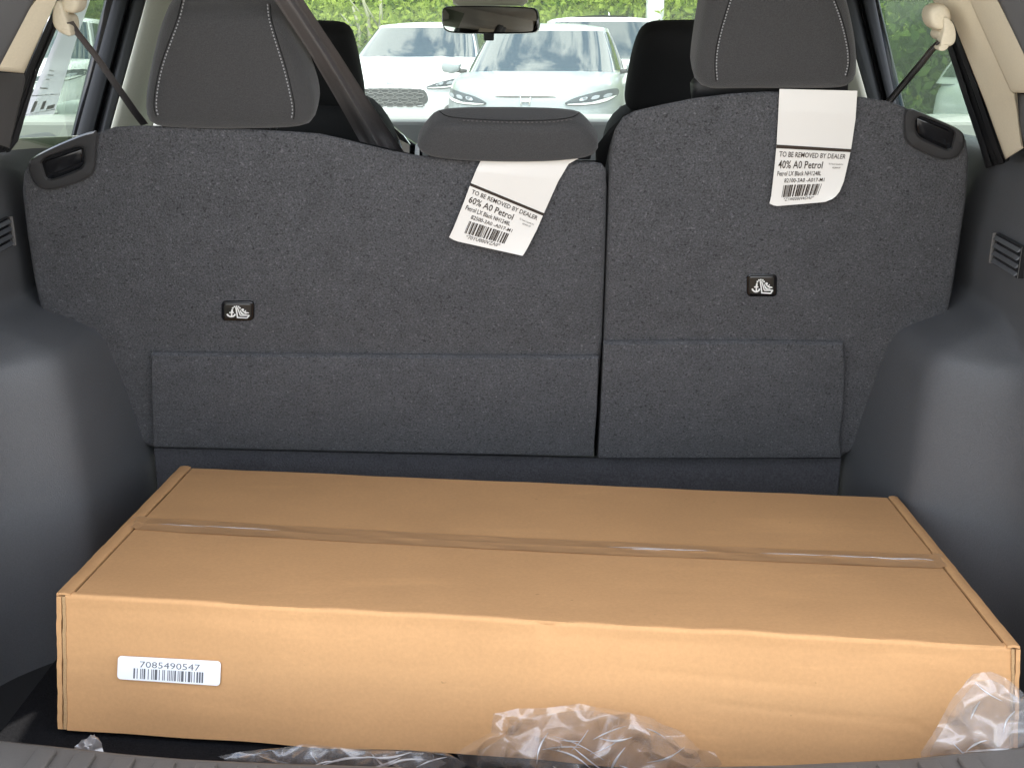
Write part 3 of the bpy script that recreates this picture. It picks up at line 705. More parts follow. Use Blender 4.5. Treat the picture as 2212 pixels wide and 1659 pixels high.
b1 = belt('thin belt running from the left beige guide down to the seat', [((144, 50), (158, 46)), ((160, 74), (172, 68)), ((200, 124), (212, 118)), ((240, 182), (253, 176)), ((285, 247), (300, 242)), ((304, 272), (320, 268))],
          [1.60, 1.64, 1.72, 1.80, 1.88, 1.92], lambda a, b: .004*math.sin(a*3))
guide(b1, [(138, -12), (160, -16), (180, -8), (181, 14), (172, 29), (156, 28), (142, 22)], [(119, 2), (130, 4), (137, 30), (147, 52), (152, 66), (149, 78), (136, 76), (120, 66), (112, 50), (112, 26)], 1.62)
guide(b1, [(140, 28), (158, 32), (164, 60), (160, 70), (150, 56)], [(130, 60), (150, 66), (153, 78), (147, 80), (132, 72)], 1.63)
b2 = belt('thin folded belt running from the right beige guide down to the seat', [((2024, 88), (2034, 96)), ((2008, 104), (2018, 113)), ((1984, 134), (1995, 143)), ((1955, 168), (1966, 177)), ((1920, 210), (1931, 219)), ((1905, 228), (1916, 237))],
          [1.62, 1.66, 1.74, 1.82, 1.88, 1.90], lambda a, b: .008*math.sin(a*9))
guide(b2, [(1996, 30), (2005, 12), (2028, 6), (2042, 16), (2048, 40), (2040, 62), (2018, 66), (2002, 56)], [(2038, 36), (2052, 40), (2064, 58), (2067, 86), (2058, 100), (2044, 102), (2032, 104), (2034, 86), (2040, 66)], 1.63)
guide(b2, [(2022, 62), (2040, 60), (2036, 90), (2024, 88), (2016, 78)], [(2028, 100), (2052, 96), (2048, 106), (2038, 112), (2028, 110)], 1.64)

# paper sheet stuck in the rear door window
ws = thing('window_sticker', 'tall printed paper sheet stuck inside the left door window', 'paper sheet', PD(90, 250, 1.86))
def wsP(a, b):      # a across, b down
    l = lerp_path([(0, 148, -40), (.36, 126, 70), (.9, 52, 246), (1, 47, 252)], b); r = lerp_path([(0, 206, -30), (.36, 166, 83), (.7, 135, 187), (1, 117, 247)], b)
    return PD(l[0]+(r[0]-l[0])*a, l[1]+(r[1]-l[1])*a, 1.885+.13*a)
mesh('sheet', *grid(wsP, 6, 16), 'paper_thin', ws, True)
pr = []
for (a0, a1, c0, c1) in ((.0, 1, .935, .945), (.0, 1, .775, .781), (.2, .32, .82, .90), (.5, .62, .83, .90), (.70, .95, .88, .925), (.3, .5, .60, .605), (.3, .55, .63, .635), (.3, .45, .66, .665), (.2, .5, .72, .73)):
    q = [wsP(a, c) for a, c in ((a0, c0), (a1, c0), (a1, c1), (a0, c1))]; pr.append(([p-Vector((0, .003, .001)) for p in q], [(0, 1, 2, 3)]))
for q_ in pr: mesh('print_block', *q_, 'print_faint', ws)

# ================================================================== CARDBOARD BOX
KB = 1.0
FL, FR, BR, BL = PD(122.6, 1283, 1.538*KB), PD(2203, 1398, 1.408*KB), PD(1939, 1075, 1.912*KB), PD(389, 1009, 2.042*KB)
BU = (FR-FL).cross(BL-FL).normalized(); BH = .177
def B(a, b, c=0, out=0):
    p = FL*(1-a)*(1-b)+FR*a*(1-b)+BR*a*b+BL*(1-a)*b
    sk = .012*(c/BH)
    p = p-BU*c+(FR-FL).normalized()*((a-.5)*2*sk)
    return p+BU*out
box = thing('cardboard_box', 'long flat brown cardboard box lying across the cargo floor', 'box', sum((B(a, b, BH) for a in (0, 1) for b in (0, 1)), Vector())/4)
FN = (FR-FL).cross(BU).normalized()
RL, RR = .0160, .0120                               # rail widths as fractions
def wob(x, k, s): return s*(math.sin(x*k)+.6*math.sin(x*k*2.3+1.1)+.4*math.sin(x*k*4.1+2))
bcore = [B(.016, .012, .006), B(.984, .012, .006), B(.984, .985, .006), B(.016, .985, .006)]
bm_obj('box_core', prism(bcore, -BU*(BH-.008)), 'cardboard_edge', box)  # added core: darker board supplies the dark interior seen in the slots
def seam_b(a): return .585+.0*a
pL = PP(303, 1131, FL, BU); pR = PP(2029, 1213, FL, BU)
def inv(p):          # a, b of a point of the top
    a, b = .5, .5
    for _ in range(30):
        q = B(a, b); e = p-q; da = B(a+1e-3, b)-q; db = B(a, b+1e-3)-q
        m = np.array([[da.dot(da), da.dot(db)], [da.dot(db), db.dot(db)]]); r = np.linalg.solve(m, [e.dot(da), e.dot(db)])
        a += r[0]*1e-3; b += r[1]*1e-3
    return a, b
aL, bL = inv(pL); aR, bR = inv(pR)
SB = lambda a: bL+(bR-bL)*(a-aL)/(aR-aL)
def lidf(b0, b1, front):
    def fn(s, t):
        a = RL+.0022+(1-RL-RR-.004)*s; b = b0(a)+(b1(a)-b0(a))*t
        sag = -.0035*math.sin(math.pi*s)*math.sin(math.pi*min(1, b*1.0))-.0005+wob(a*10+b*3, 1.7, .0003)
        return B(a, b, 0, sag)
    return sheet(fn, 60, 14, .0035, -BU)
mesh('lid_flap', *lidf(lambda a: .004, lambda a: SB(a)-.0018, True), 'cardboard', box, True, auto=50)
mesh('lid_flap', *lidf(lambda a: SB(a)+.0018, lambda a: .998, False), 'cardboard', box, True, auto=50)
# front panel with its rolled upper edge
prof = [(.014, .0004), (.006, -.0002), (.0015, .0012), (-.0006, .0042), (0, .009), (.0012, .016)]+[(.0, .03+.145*k/16) for k in range(17)]
def press(a, c):      # shallow pressed lines and dents of the front panel
    d = 0
    for (a0, c0), (a1, c1) in (((.70, .088), (.90, .098)), ((.90, .098), (.945, .128)), ((.62, .052), (.80, .060))):
        t = min(max(((a-a0)*(a1-a0)*1.2+(c-c0)*(c1-c0))/((a1-a0)**2*1.2+(c1-c0)**2), 0), 1)
        q = math.hypot((a-a0-(a1-a0)*t)*1.1, c-c0-(c1-c0)*t); d += .0006*math.exp(-(q/.005)**2)
    for a0, c0, r, k in ((.12, .03, .03, .0012), (.33, .12, .045, .0012), (.58, .09, .05, -.0012), (.86, .03, .03, .001), (.45, .04, .03, .0008)):
        d += k*math.exp(-(((a-a0)*1.1)**2+(c-c0)**2)/r**2)
    return d
def frontp(s, t):
    a = RL*.62+(1-RL*.62-RR*.62)*s; k = t*(len(prof)-1); i = min(int(k), len(prof)-2); f = k-i
    db = prof[i][0]+(prof[i+1][0]-prof[i][0])*f; c = prof[i][1]+(prof[i+1][1]-prof[i][1])*f
    wv = -press(a, c)+wob(a*14, 1.3, .0011)*max(0, 1-c/.05)+.0022*math.sin(math.pi*s)*math.sin(math.pi*min(1, c/BH))
    dent = .004*math.exp(-((a-.53)/.008)**2)*math.exp(-(c/.012)**2)
    low = .004*wob(a*9, 1.1, 1)*max(0, (c-.13)/.036) if c > .13 else 0
    return B(a, 0, c+low*.4)-FN*(-1)*0+FN*(wv-dent)-FN*(db*.5)+BU*(wob(a*17, 1.1, .0009) if c < .02 else 0)
mesh('front_panel', *sheet(frontp, 190, len(prof)*3, .003, -FN), 'cardboard', box, True, auto=60)
# double end walls with the folded rail on top
for lo, hi, sg in ((0, RL, -1), (1-RR, 1, 1)):
    x0, x1 = lo, hi
    def rail(s, t):
        a = x0+(x1-x0)*s; return B(a, -.0015+1.003*t, 0, .0012+.0014*math.sin(math.pi*s)+wob(t*20, 1.5, .0003))
    mesh('top_rail', *sheet(rail, 6, 40, .003, -BU), 'cardboard', box, True, auto=60)
    for (u0, u1) in ((.0, .34), (.42, .66)):
        ua, ub = (x0+(x1-x0)*u0, x0+(x1-x0)*u1) if sg < 0 else (x1-(x1-x0)*u0, x1-(x1-x0)*u1)
        def wall(s, t):
            c = .002+(BH-.004)*s; wvx = wob(s*16+u0*9, 1.2, .00035)
            return B(ua, -.003+1.004*t, c)+(FR-FL).normalized()*wvx
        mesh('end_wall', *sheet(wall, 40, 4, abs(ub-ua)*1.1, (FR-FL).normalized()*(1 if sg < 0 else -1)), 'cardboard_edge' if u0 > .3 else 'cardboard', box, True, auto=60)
# tape over the seam
def tapef(s, t):
    a = .004+.992*s; hw = .047 + .001*math.sin(a*23)
    b = SB(a)+(t-.5)*2*hw
    ridge = .0006*math.exp(-((t-.5+.03*math.sin(a*5))/.035)**2)*(1+.8*math.sin(a*90)*math.sin(a*37))*(.6+.9*a)+.0003*math.sin(a*60+t*9)*math.sin(a*23)
    edge_ = .0018 if a < RL+.002 or a > 1-RR-.002 else 0
    sag = -.0035*math.sin(math.pi*min(max((a-RL)/(1-RL-RR), 0), 1))*math.sin(math.pi*b)
    return B(a, b, 0, sag+.0002+ridge+edge_+.0004)
mesh('tape', *grid(tapef, 220, 20), 'tape', box, True)
rt = random.Random(4)
for k in range(9):
    a0 = rt.uniform(.5, .97); a0 = a0 if k > 1 else rt.uniform(.02, .2); ln_ = rt.uniform(.03, .11); t0 = .5-.03*math.sin(a0*5)+rt.uniform(-.03, .10)
    pts_ = [tapef(min(a0+ln_*q/8, .985), t0+.012*math.sin(q*1.3+k))+BU*.0006 for q in range(9)]
    mesh('tape_glint', *tube(pts_, [.0001+.0005*math.sin(math.pi*q/8) for q in range(9)], 5), 'film_pale', box, True)  # thin pale threads standing for white glints along the tape
# numbered sticker on the front
def FQ(u, v, off=0): return PP(u, v, FL+FN*(.0035+off), FN)
st = [(255, 1416), (477, 1428), (475, 1481), (253, 1466)]
def stq(x, y, off): 
    x_ = x; u = (st[0][0]*(1-x)+st[1][0]*x)*(1-y)+(st[3][0]*(1-x)+st[2][0]*x)*y; v = (st[0][1]*(1-x)+st[1][1]*x)*(1-y)+(st[3][1]*(1-x)+st[2][1]*x)*y
    return FQ(u, v, off)
cor = []
for cx_, cy_, a0 in ((.965, .15, -90), (.965, .85, 0), (.035, .85, 90), (.035, .15, 180)):
    for k in range(6): t = R(a0+18*k); cor.append((cx_+.035*math.cos(t), cy_+.15*math.sin(t)))
stk = bm_obj('sticker', prism([stq(x, y, .0006) for x, y in cor], -FN*.0004), 'sticker_paper', box)
TV, TF = text_fit('7085490547', .215, .80, .435, .26, .0)
mesh('digits', [stq(x, y, .0009) for x, y in TV], TF, 'print_grey', stk)
TV, TF = bars(.155, .835, .49, .93, 26, 5)
mesh('barcode', [stq(x, y, .0009) for x, y in TV], TF, 'print_grey', stk)

# ================================================================== PAPER TAGS
def tag(label, Lp, Rp, bot, lines, code, seed, off, loc, small):
    t = thing('paper_tag', label, 'tag', S(*loc), 'dealer tags on the seat backs')
    def T(a, b, lift=0):
        l = lerp_path(Lp, b); r = lerp_path(Rp, b)
        u, v = l[0]+(r[0]-l[0])*a, l[1]+(r[1]-l[1])*a
        if b > .9: k = (b-.9)/.1; u2, v2 = lerp_path(bot, a); u += (u2-u)*k*k; v += (v2-v)*k*k
        return S(u, v, off(a, b)+lift)
    mesh('sheet', *sheet(lambda a, b: T(a, -1+2*b), 16, 40, .0004, -SN), 'paper', t, True, auto=60)
    q = [(0.0, 0), (1.0, 0), (1.0, .055), (0.0, .055)]
    V = [T(i/12, y, .0007) for y in (0.0, .028, .056) for i in range(13)]
    mesh('black_bar', V, [(j*13+i, j*13+i+1, (j+1)*13+i+1, (j+1)*13+i) for j in range(2) for i in range(12)], 'print', t)
    for s, x0, x1, y, h, bold in lines:
        TV, TF = text_fit(s, x0, x1, y, h, bold); mesh('lettering', [T(x, b, .0008) for x, b in TV], TF, 'print', t)
    x0, x1, y0, y1 = code
    TV, TF = bars(x0, x1, y0, y1, 22, seed); mesh('barcode', [T(x, b, .0008) for x, b in TV], TF, 'print', t)
LN = lambda pct, part, id_: [('TO BE REMOVED BY DEALER', .05, .95, .185, .085, .006), (pct+' A0 Petrol', .05, .66, .365, .125, .008), ('Petrol LX Black NH1248L', .05, .66, .485, .075, .006),
      (part, .16, .72, .595, .066, .006), (id_, .20, .66, .93, .062, .002), ('To Tachi Kasei Inc' if False else 'TS Tech Canada Inc', .74, .94, .30, .030, 0), ('82300-3P', .80, .91, .365, .03, 0)]
tag('white paper tag hanging askew below the centre headrest', [(-1, 1040, 345), (-.6, 1030, 365), (0, 1017, 396), (.35, 1004, 432), (.8, 980, 492), (1, 970, 514)],
    [(-1, 1256, 339), (-.75, 1228, 355), (-.45, 1205, 394), (0, 1175, 461), (.35, 1160, 496), (.8, 1140, 535), (1, 1129, 554)],
    [(0, 970, 513), (.09, 984, 521), (1, 1129, 553)], LN('60%', '82500-3A0 -A017-M1', '*70YU000VZA0*'), (.16, .70, .635, .85), 3,
    lambda a, b: .0075+.010*max(0, b)**2*(.4+.6*a)-.004*max(0, -b-.5)*2+.004*math.sin(a*3)*max(0, -b), (1090, 520), None)
tag('white paper tag hanging straight from the right headrest', [(-1, 1684, 193), (-.5, 1681, 253), (0, 1677.6, 313), (.35, 1673, 362), (.8, 1666, 424), (1, 1662, 442)],
    [(-1, 1852, 197), (-.5, 1848, 258), (0, 1838.5, 323), (.35, 1829.6, 363), (.6, 1823, 392), (.8, 1814, 414), (.9, 1806, 424), (1, 1796, 432)],
    [(0, 1662, 440), (.1, 1675, 446), (.8, 1782, 437), (1, 1797, 431)], LN('40%', '82100-3A0 -A017-M1', '*Z1WE000WDA0*'), (.16, .70, .635, .85), 8,
    lambda a, b: .0085+.010*max(0, b)**2*(.5+.5*a)-.004*max(0, -b-.6)*2, (1750, 430), None)

# ================================================================== PLASTIC FILM
from mathutils.geometry import delaunay_2d_cdt
from mathutils.bvhtree import BVHTree
def bag(label, outline, y, amp, seed, m='film', n=70, lean=0, creases=26, ply2=True):
    """loose film: a creased sheet of many flat facets (outline in picture units, standing at depth y) and a second ply behind it"""
    r = random.Random(seed)
    c = (sum(u for u, v in outline)/len(outline), sum(v for u, v in outline)/len(outline))
    t = thing('plastic_bag', label, 'plastic film', PY(c[0], max(v for u, v in outline), y), 'loose plastic film by the box')
    lo = (min(u for u, v in outline), min(v for u, v in outline)); hi = (max(u for u, v in outline), max(v for u, v in outline))
    def inside(x, q, k=1.0):
        ins = False; P = [(c[0]+(u-c[0])*k, c[1]+(v-c[1])*k) for u, v in outline]
        for i in range(len(P)):
            (x0, y0), (x1, y1) = P[i], P[i-1]
            if (y0 > q) != (y1 > q) and x < (x1-x0)*(q-y0)/(y1-y0)+x0: ins = not ins
        return ins
    for ply in range(2 if ply2 else 1):
        k = 1 if ply == 0 else .84
        O = [Vector((c[0]+(u-c[0])*k, c[1]+(v-c[1])*k)) for u, v in outline]
        O = [p for a, b in zip(O, O[1:]+O[:1]) for p in (a, a.lerp(b, .5)+Vector((r.uniform(-3, 3), r.uniform(-3, 3))))]
        I = []
        while len(I) < n:
            p = (r.uniform(lo[0], hi[0]), r.uniform(lo[1], hi[1]))
            if inside(*p, k*.95): I.append(Vector(p))
        nO = len(O)
        v2, e2, f2, *_ = delaunay_2d_cdt(O+I, [(i, (i+1) % nO) for i in range(nO)], [], 1, 1e-4)
        dep = [y+ply*.016-lean*(max(0, hi[1]-p.y)/100)-amp*(r.random()**1.3)*(.35 if i < nO else 1) for i, p in enumerate(v2)]
        V = [PY(p.x, p.y, d) for p, d in zip(v2, dep)]
        bm = bmesh.new(); vs_ = [bm.verts.new(p) for p in V]
        for f in f2: bm.faces.new([vs_[i] for i in f])
        bmesh.ops.subdivide_edges(bm, edges=list(bm.edges), cuts=5, use_grid_fill=True)
        for _ in range(2): bmesh.ops.smooth_vert(bm, verts=[v for v in bm.verts if not v.is_boundary], factor=.5, use_axis_x=True, use_axis_y=True, use_axis_z=True)
        bm.verts.index_update(); bm.faces.index_update(); bm.faces.ensure_lookup_table()
        tree_ = BVHTree.FromBMesh(bm)
        bm_obj('film_ply', bm, m, t, True, auto=60)
        if ply: continue
        made = 0
        for _ in range(400):
            if made >= creases: break
            p = Vector((r.uniform(lo[0], hi[0]), r.uniform(lo[1], hi[1]))); th = r.choice((r.uniform(-.5, .1), r.uniform(-.4, 0), r.uniform(-1.3, -.8), r.uniform(.4, .9))); ln = r.uniform(40, 130)*min(1, (hi[0]-lo[0])/300)
            q = p+Vector((math.cos(th), math.sin(th)))*ln; bend = r.uniform(-.12, .12)*ln
            if not (inside(*p, .94) and inside(*q, .94)): continue
            pts = []
            for k_ in range(11):
                f = k_/10; w_ = p.lerp(q, f)+Vector((-math.sin(th), math.cos(th)))*bend*math.sin(math.pi*f)
                hit = tree_.ray_cast(CAM, ray(w_.x, w_.y).normalized())
                if hit[0] is None: break
                pts.append(hit[0]-ray(w_.x, w_.y).normalized()*.0008)
            if len(pts) < 11: continue
            rad = r.uniform(.0004, .0015)
            mesh('crease_highlight', *tube(pts, [.0002+rad*math.sin(math.pi*f/10)**1.5 for f in range(11)], 6), 'film_pale', t, True); made += 1  # pale tubes put in as bright highlights along the film's creases
bag('crumpled clear plastic film bunched against the front of the box', [(1061, 1581), (1066, 1541), (1116, 1530), (1185, 1528), (1252, 1519), (1318, 1530), (1412, 1551), (1442, 1568), (1481, 1587), (1510, 1618), (1543, 1622), (1560, 1650), (1500, 1690), (1353, 1700), (1180, 1690), (1070, 1670), (1000, 1650), (985, 1625)], 1.325, .045, 11, 'film', 60, .01, 16)
bag('clear plastic film standing at the right corner of the box', [(1985, 1650), (1989, 1624), (2025, 1567), (2053, 1514), (2078, 1484), (2103, 1455), (2140, 1450), (2172, 1464), (2212, 1497), (2300, 1540), (2340, 1620), (2300, 1690), (2100, 1690)], 1.235, .035, 23, 'film_thick', 44, .01, 10)
bag('scrap of pinkish white film poking up behind the sill at left', [(160, 1612), (176, 1598), (196, 1586), (204, 1585), (213, 1594), (221, 1613), (222, 1640), (165, 1640)], 1.315, .012, 5, 'film_pale', 10, 0, 3, False)
bag('flat clear plastic film lying on the floor under the box edge', [(470, 1633), (560, 1618), (660, 1606), (800, 1618), (960, 1622), (1010, 1650), (960, 1680), (700, 1660), (500, 1650)], 1.325, .02, 41, 'film', 30, 0, 7)

# ================================================================== PARKED CARS
def superpt(th, n):
    c, s = math.cos(th), math.sin(th)
    return math.copysign(abs(c)**(2/n), c), math.copysign(abs(s)**(2/n), s)
def parked_car(label, loc, rotz, Lc=4.5, Wc=1.82, H=1.6, hood=.98, nose=.80, paint='paint_white', front=True, hexg=False, roofglass=False, detail=True, sedan=False):
    t = thing('parked_car', label, 'car', loc, 'cars parked on the lot')
    rot = Matrix.Rotation(rotz, 3, 'Z'); LOC = Vector(loc)
    def Wd(p): return LOC+rot @ Vector(p)
    a0, yc, b0 = Wc/2, Lc/2, Lc/2
    cow = 1.12 if not sedan else 1.25                # y of the windscreen foot
    def ztop(y):
        if y < .12: return nose
        if y < cow: f = (y-.12)/(cow-.12); return nose+.04+(hood-nose-.04)*(f**.75)
        return hood+.02*min(1, (y-cow)/1.5)
    def plan(c):                                     # half sizes at height fraction c
        k = lerp_path([(0, .90, .955), (.12, .955, .985), (.35, 1, 1.0), (.6, 1.0, .995), (.8, .985, .985), (.93, .955, .965), (1, .90, .935)], c)
        return a0*k[0], b0*k[1]
    NT, zl = 96, .24
    rings = []
    for c in (0, .12, .25, .4, .55, .68, .8, .88, .94, 1.0):
        A, Bq = plan(c); r = []
        for i in range(NT):
            x, y = superpt(2*math.pi*i/NT, 4.2); yy = yc+y*Bq
            r.append((x*A, yy, zl+c*(ztop(yy)-zl)))
        rings.append(r)
    A, Bq = plan(1.0)
    for s in (.93, .8, .6, .4, .2, .02):
        r = []
        for i in range(NT):
            x, y = superpt(2*math.pi*i/NT, 4.2); yy = yc+y*Bq*s
            r.append((x*A*s, yy, ztop(yy)+.035*(1-s**2)))
        rings.append(r)
    V = [Wd(p) for r in rings for p in r]
    Fc = [(j*NT+i, j*NT+(i+1) % NT, (j+1)*NT+(i+1) % NT, (j+1)*NT+i) for j in range(len(rings)-1) for i in range(NT)]
    body = mesh('body', V, Fc, paint, t, True, auto=70)
    # cabin
    yf0, yf1 = cow-.02, cow+(.82 if not sedan else .95); yb0, yb1 = Lc-.10, Lc-(.55 if not sedan else 1.3)
    if sedan: yb0 = Lc-.55
    w0, w1 = a0*.92, a0*.70
    def cab(th, c, off=0):
        f = c; x, y = superpt(th, 5.5)
        ww = w0+(w1-w0)*(f**1.15)+off; yf = yf0+(yf1-yf0)*(f**.93)-off; yb = yb0+(yb1-yb0)*f+off
        yy = (yf+yb)/2+y*(yb-yf)/2
        bow = .10*(1-(x)**2) if y < 0 else 0
        return Vector((x*ww, yy-bow, hood-.03+(H-.055-hood+.03)*f + off*.3))
    rings = [[cab(2*math.pi*i/NT, c) for i in range(NT)] for c in (0, .2, .4, .6, .8, .92, 1.0)]
    top = rings[-1]; cen = sum(top, Vector())/NT
    for s in (.96, .88, .7, .5, .3, .03):
        rings.append([Vector((cen.x+(p.x-cen.x)*s, cen.y+(p.y-cen.y)*s, p.z+.06*(1-s**2.2))) for p in top])
    V = [Wd(p) for r in rings for p in r]
    Fc = [(j*NT+i, j*NT+(i+1) % NT, (j+1)*NT+(i+1) % NT, (j+1)*NT+i) for j in range(len(rings)-1) for i in range(NT)]
    mesh('cabin', V, Fc, paint, t, True, auto=70)
    def gl(name, th0, th1, c0, c1, n=24):
        V, Fc = grid(lambda s, q: Wd(cab(th0+(th1-th0)*s, c0+(c1-c0)*q, .006)), n, 8)
        mesh(name, V, Fc, 'car_glass', t, True)
    D = math.pi
    gl('windscreen', D*1.195, D*1.805, .06, .92, 48)
    for q in (0, D):
        gl('side_window', q-.52 if q == 0 else q+.02, q-.02 if q == 0 else q+.52, .12, .90, 12); gl('side_window', q+.03 if q == 0 else q-.50, q+.50 if q == 0 else q-.03, .12, .90, 12)
    gl('rear_window', D*.27, D*.73, .15, .88)
    if roofglass:
        V, Fc = grid(lambda s, q: Wd((-.42+.84*s, yf1+.15+1.3*q, H+.006-.02*(2*s-1)**2-.012*(2*q-1)**2+.002)), 10, 10); mesh('roof_glass', V, Fc, 'car_glass', t, True)
        V, Fc = tube([Wd((0.25, Lc-1.2, H-.01)), Wd((.25, Lc-1.0, H+.09))], [.02, .008], 6); mesh('antenna', V, Fc, paint, t, True)
    for sx in (-1, 1):                               # wheels
        for wy in (.88, Lc-.92):
            c = Vector((sx*(a0-.10), wy, .33))
            def ringsw(rr): return [[Wd(c+Vector((sx*dx, r*math.cos(k*D/14), r*math.sin(k*D/14)))) for k in range(28)] for dx, r in rr]
            def lathe(rr):
                G = ringsw(rr); return [p for g_ in G for p in g_], [(j*28+i, j*28+(i+1) % 28, (j+1)*28+(i+1) % 28, (j+1)*28+i) for j in range(len(G)-1) for i in range(28)]
            wh = mesh('wheel', *lathe([(-.11, .2), (-.11, .32), (-.08, .335), (.08, .335), (.105, .32), (.108, .235)]), 'tyre', t, True, auto=50)
            sp = [lathe([(.100, .235), (.085, .21), (.07, .19)]), lathe([(.085, .06), (.085, .001)])]
            for k in range(5):
                th = k*2*D/5
                q = [c+Vector((sx*.095, r*math.cos(th+d), r*math.sin(th+d))) for r, d in ((.04, -.6), (.22, -.16), (.22, .16), (.04, .6))]
                q2 = [p-Vector((sx*.02, 0, 0)) for p in q]
                sp.append(([Wd(p) for p in q+q2], [(0, 1, 2, 3), (7, 6, 5, 4), (0, 1, 5, 4), (1, 2, 6, 5), (2, 3, 7, 6), (3, 0, 4, 7)]))
            mesh('rim', *merge(sp), 'rim', wh, True, auto=40)
        # mirrors
        V = []; O = [(0, .0), (.09, .02), (.19, .03), (.22, -.02), (.20, -.08), (.10, -.10), (.02, -.07)]
        cen = Vector((sx*(a0-.02), cow+.42, hood+.09))
        o = prism([Wd(cen+Vector((sx*x, 0, z))) for x, z in O], Wd((0, .12, 0))-Wd((0, 0, 0)), .03, 3); wm = bm_obj('wing_mirror', o, paint, t, True, auto=60)
        mesh('mirror_foot', *tube([Wd(cen+Vector((sx*-.06, .06, -.08))), Wd(cen+Vector((sx*.06, .06, -.06)))], .025, 8), 'black_plastic', wm, True)
    def yfront(x, z):
        y = .05
        for _ in range(6):
            c = min(max((z-zl)/(ztop(y)-zl), 0), 1); A, Bq = plan(c); y = .5*y+.5*(yc-Bq*(1-min(abs(x)/A, .9999)**4.2)**(1/4.2))
        return y
    def patch(name, outl, m, off=.006, par=t, dense=3):
        P = resample(smooth_poly([Vector((x, z, 0)) for x, z in outl], 1), 48); c = sum(P, Vector())/48; V = []; Fc = []
        for s in (1.0, .85, .65, .45, .25, .01): V += [Wd(((c+(p-c)*s).x, yfront((c+(p-c)*s).x, (c+(p-c)*s).y)-off, (c+(p-c)*s).y)) for p in P]
        for j in range(5):
            for i in range(48): Fc.append((j*48+i, j*48+(i+1) % 48, (j+1)*48+(i+1) % 48, (j+1)*48+i))
        V += [Wd((p.x, yfront(p.x, p.y)+.02, p.y)) for p in P]; k = 6*48
        for i in range(48): Fc.append((i, (i+1) % 48, k+(i+1) % 48, k+i))
        return mesh(name, V, Fc, m, par, True, auto=50)
    if front:
        for sx in (-1, 1):
            z = nose
            hp = [(.40, z-.125), (.52, z-.075), (.68, z-.035), (.83, z+.005), (.875, z-.005), (.87, z-.06), (.76, z-.115), (.56, z-.135)] if hexg else [(.36, z-.135), (.47, z-.075), (.64, z-.030), (.84, z+.01), (.88, z-.01), (.87, z-.07), (.76, z-.125), (.54, z-.145)]
            hp = [(sx*x*Wc/1.82*.985, q-.015) for x, q in hp]
            h = patch('headlight', hp, 'lamp_glass', .018)
            patch('lamp_surround', [(x*.995, q-.008) for x, q in hp], 'black_plastic', .010, h)
            cxm = sum(x for x, q in hp)/8; czm = sum(q for x, q in hp)/8
            for dx in (-.11, .0, .11):
                patch('lamp_lens', [(cxm+(dx+qx)*sx, czm+.12*dx+qz) for qx, qz in ((-.045, -.022), (.03, -.014), (.048, .022), (-.02, .016))], 'lamp_bowl', .026, h)
            patch('light_strip', [(x*.99, q) for x, q in [hp[0], hp[7], hp[6], hp[5]]]+[(hp[5][0]*.985, hp[5][1]+.016), (hp[6][0], hp[6][1]+.016), (hp[7][0], hp[7][1]+.016)], 'post', .024, h)
        if hexg:
            G = [(-.46, .50), (-.43, .68), (-.36, .725), (0, .735), (.36, .725), (.43, .68), (.46, .50), (.38, .43), (0, .415), (-.38, .43)]
            gz = lambda z: .575+(z-.415)*.66
            gr = patch('grille', [(x*1.0, gz(z)) for x, z in G], 'grille', .006)
            barsP = []
            for r_ in range(4):
                for c_ in range(-3, 4):
                    hx, hz = c_*.118+(.059 if r_ % 2 else 0), (.595+r_*.052)
                    if abs(hx) > .40: continue
                    ring = [(hx+.056*math.cos(k*D/3), hz+.024*math.sin(k*D/3)) for k in range(7)]
                    barsP.append(tube([Wd((x, yfront(x, z)-.012, z)) for x, z in ring], .007, 5))
            mesh('grille_mesh', *merge(barsP), 'grille_bar', gr, True, kind='stuff')
        else:
            patch('grille', [(-.5, nose-.30), (-.46, nose-.22), (.46, nose-.22), (.5, nose-.30), (.4, nose-.34), (-.4, nose-.34)], 'grille', .006)
            patch('grille_opening', [(-.3, nose-.075), (0, nose-.07), (.3, nose-.075), (.3, nose-.09), (-.3, nose-.09)], 'black_plastic', .003)
        ez = nose-.075 if hexg else nose-.12
        for pth in ([(-.052, ez+.04), (-.038, ez-.04)], [(.052, ez+.04), (.038, ez-.04)], [(-.043, ez-.005), (.043, ez-.005)]):
            mesh('emblem', *tube([Wd((x, yfront(x, z)-.012, z)) for x, z in pth], .007, 6), 'chrome', t, True)
        patch('lower_intake', [(-.6, .36), (-.5, .44), (.5, .44), (.6, .36), (.5, .28), (-.5, .28)], 'black_plastic', .005)
    return t
pz = lambda x, y: (x, y, ground_z(x, y))
lc = PD(842, 200, 15.2); rc = PD(1134, 200, 12.5); sv = PD(1338, 40, 17.4)
parked_car('white parked car with honeycomb grille, left of centre through the windscreen', (lc.x, lc.y, .30), R(-8), 4.4, 1.84, 1.60, 1.13, .93, 'paint_white', hexg=True)
parked_car('pale silver parked car nose-on in the middle of the windscreen', (rc.x, rc.y, .29), R(-7), 4.5, 1.84, 1.52, .98, .85, 'paint_pale', sedan=True)
parked_car('white parked suv with dark roof glass behind the pale silver car', (sv.x, sv.y, .30), R(2), 4.7, 2.15, 1.76, 1.10, 1.0, 'paint_white', roofglass=True)
parked_car('silver parked car seen through the left door window', (-3.25, 8.9, .05), R(176), 4.5, 1.80, 1.60, 1.03, .9, 'paint_silver')
parked_car('pale parked car seen through the right door window', (5.35, 8.6, .2), R(8), 4.5, 1.82, 1.55, 1.02, .9, 'paint_silver')

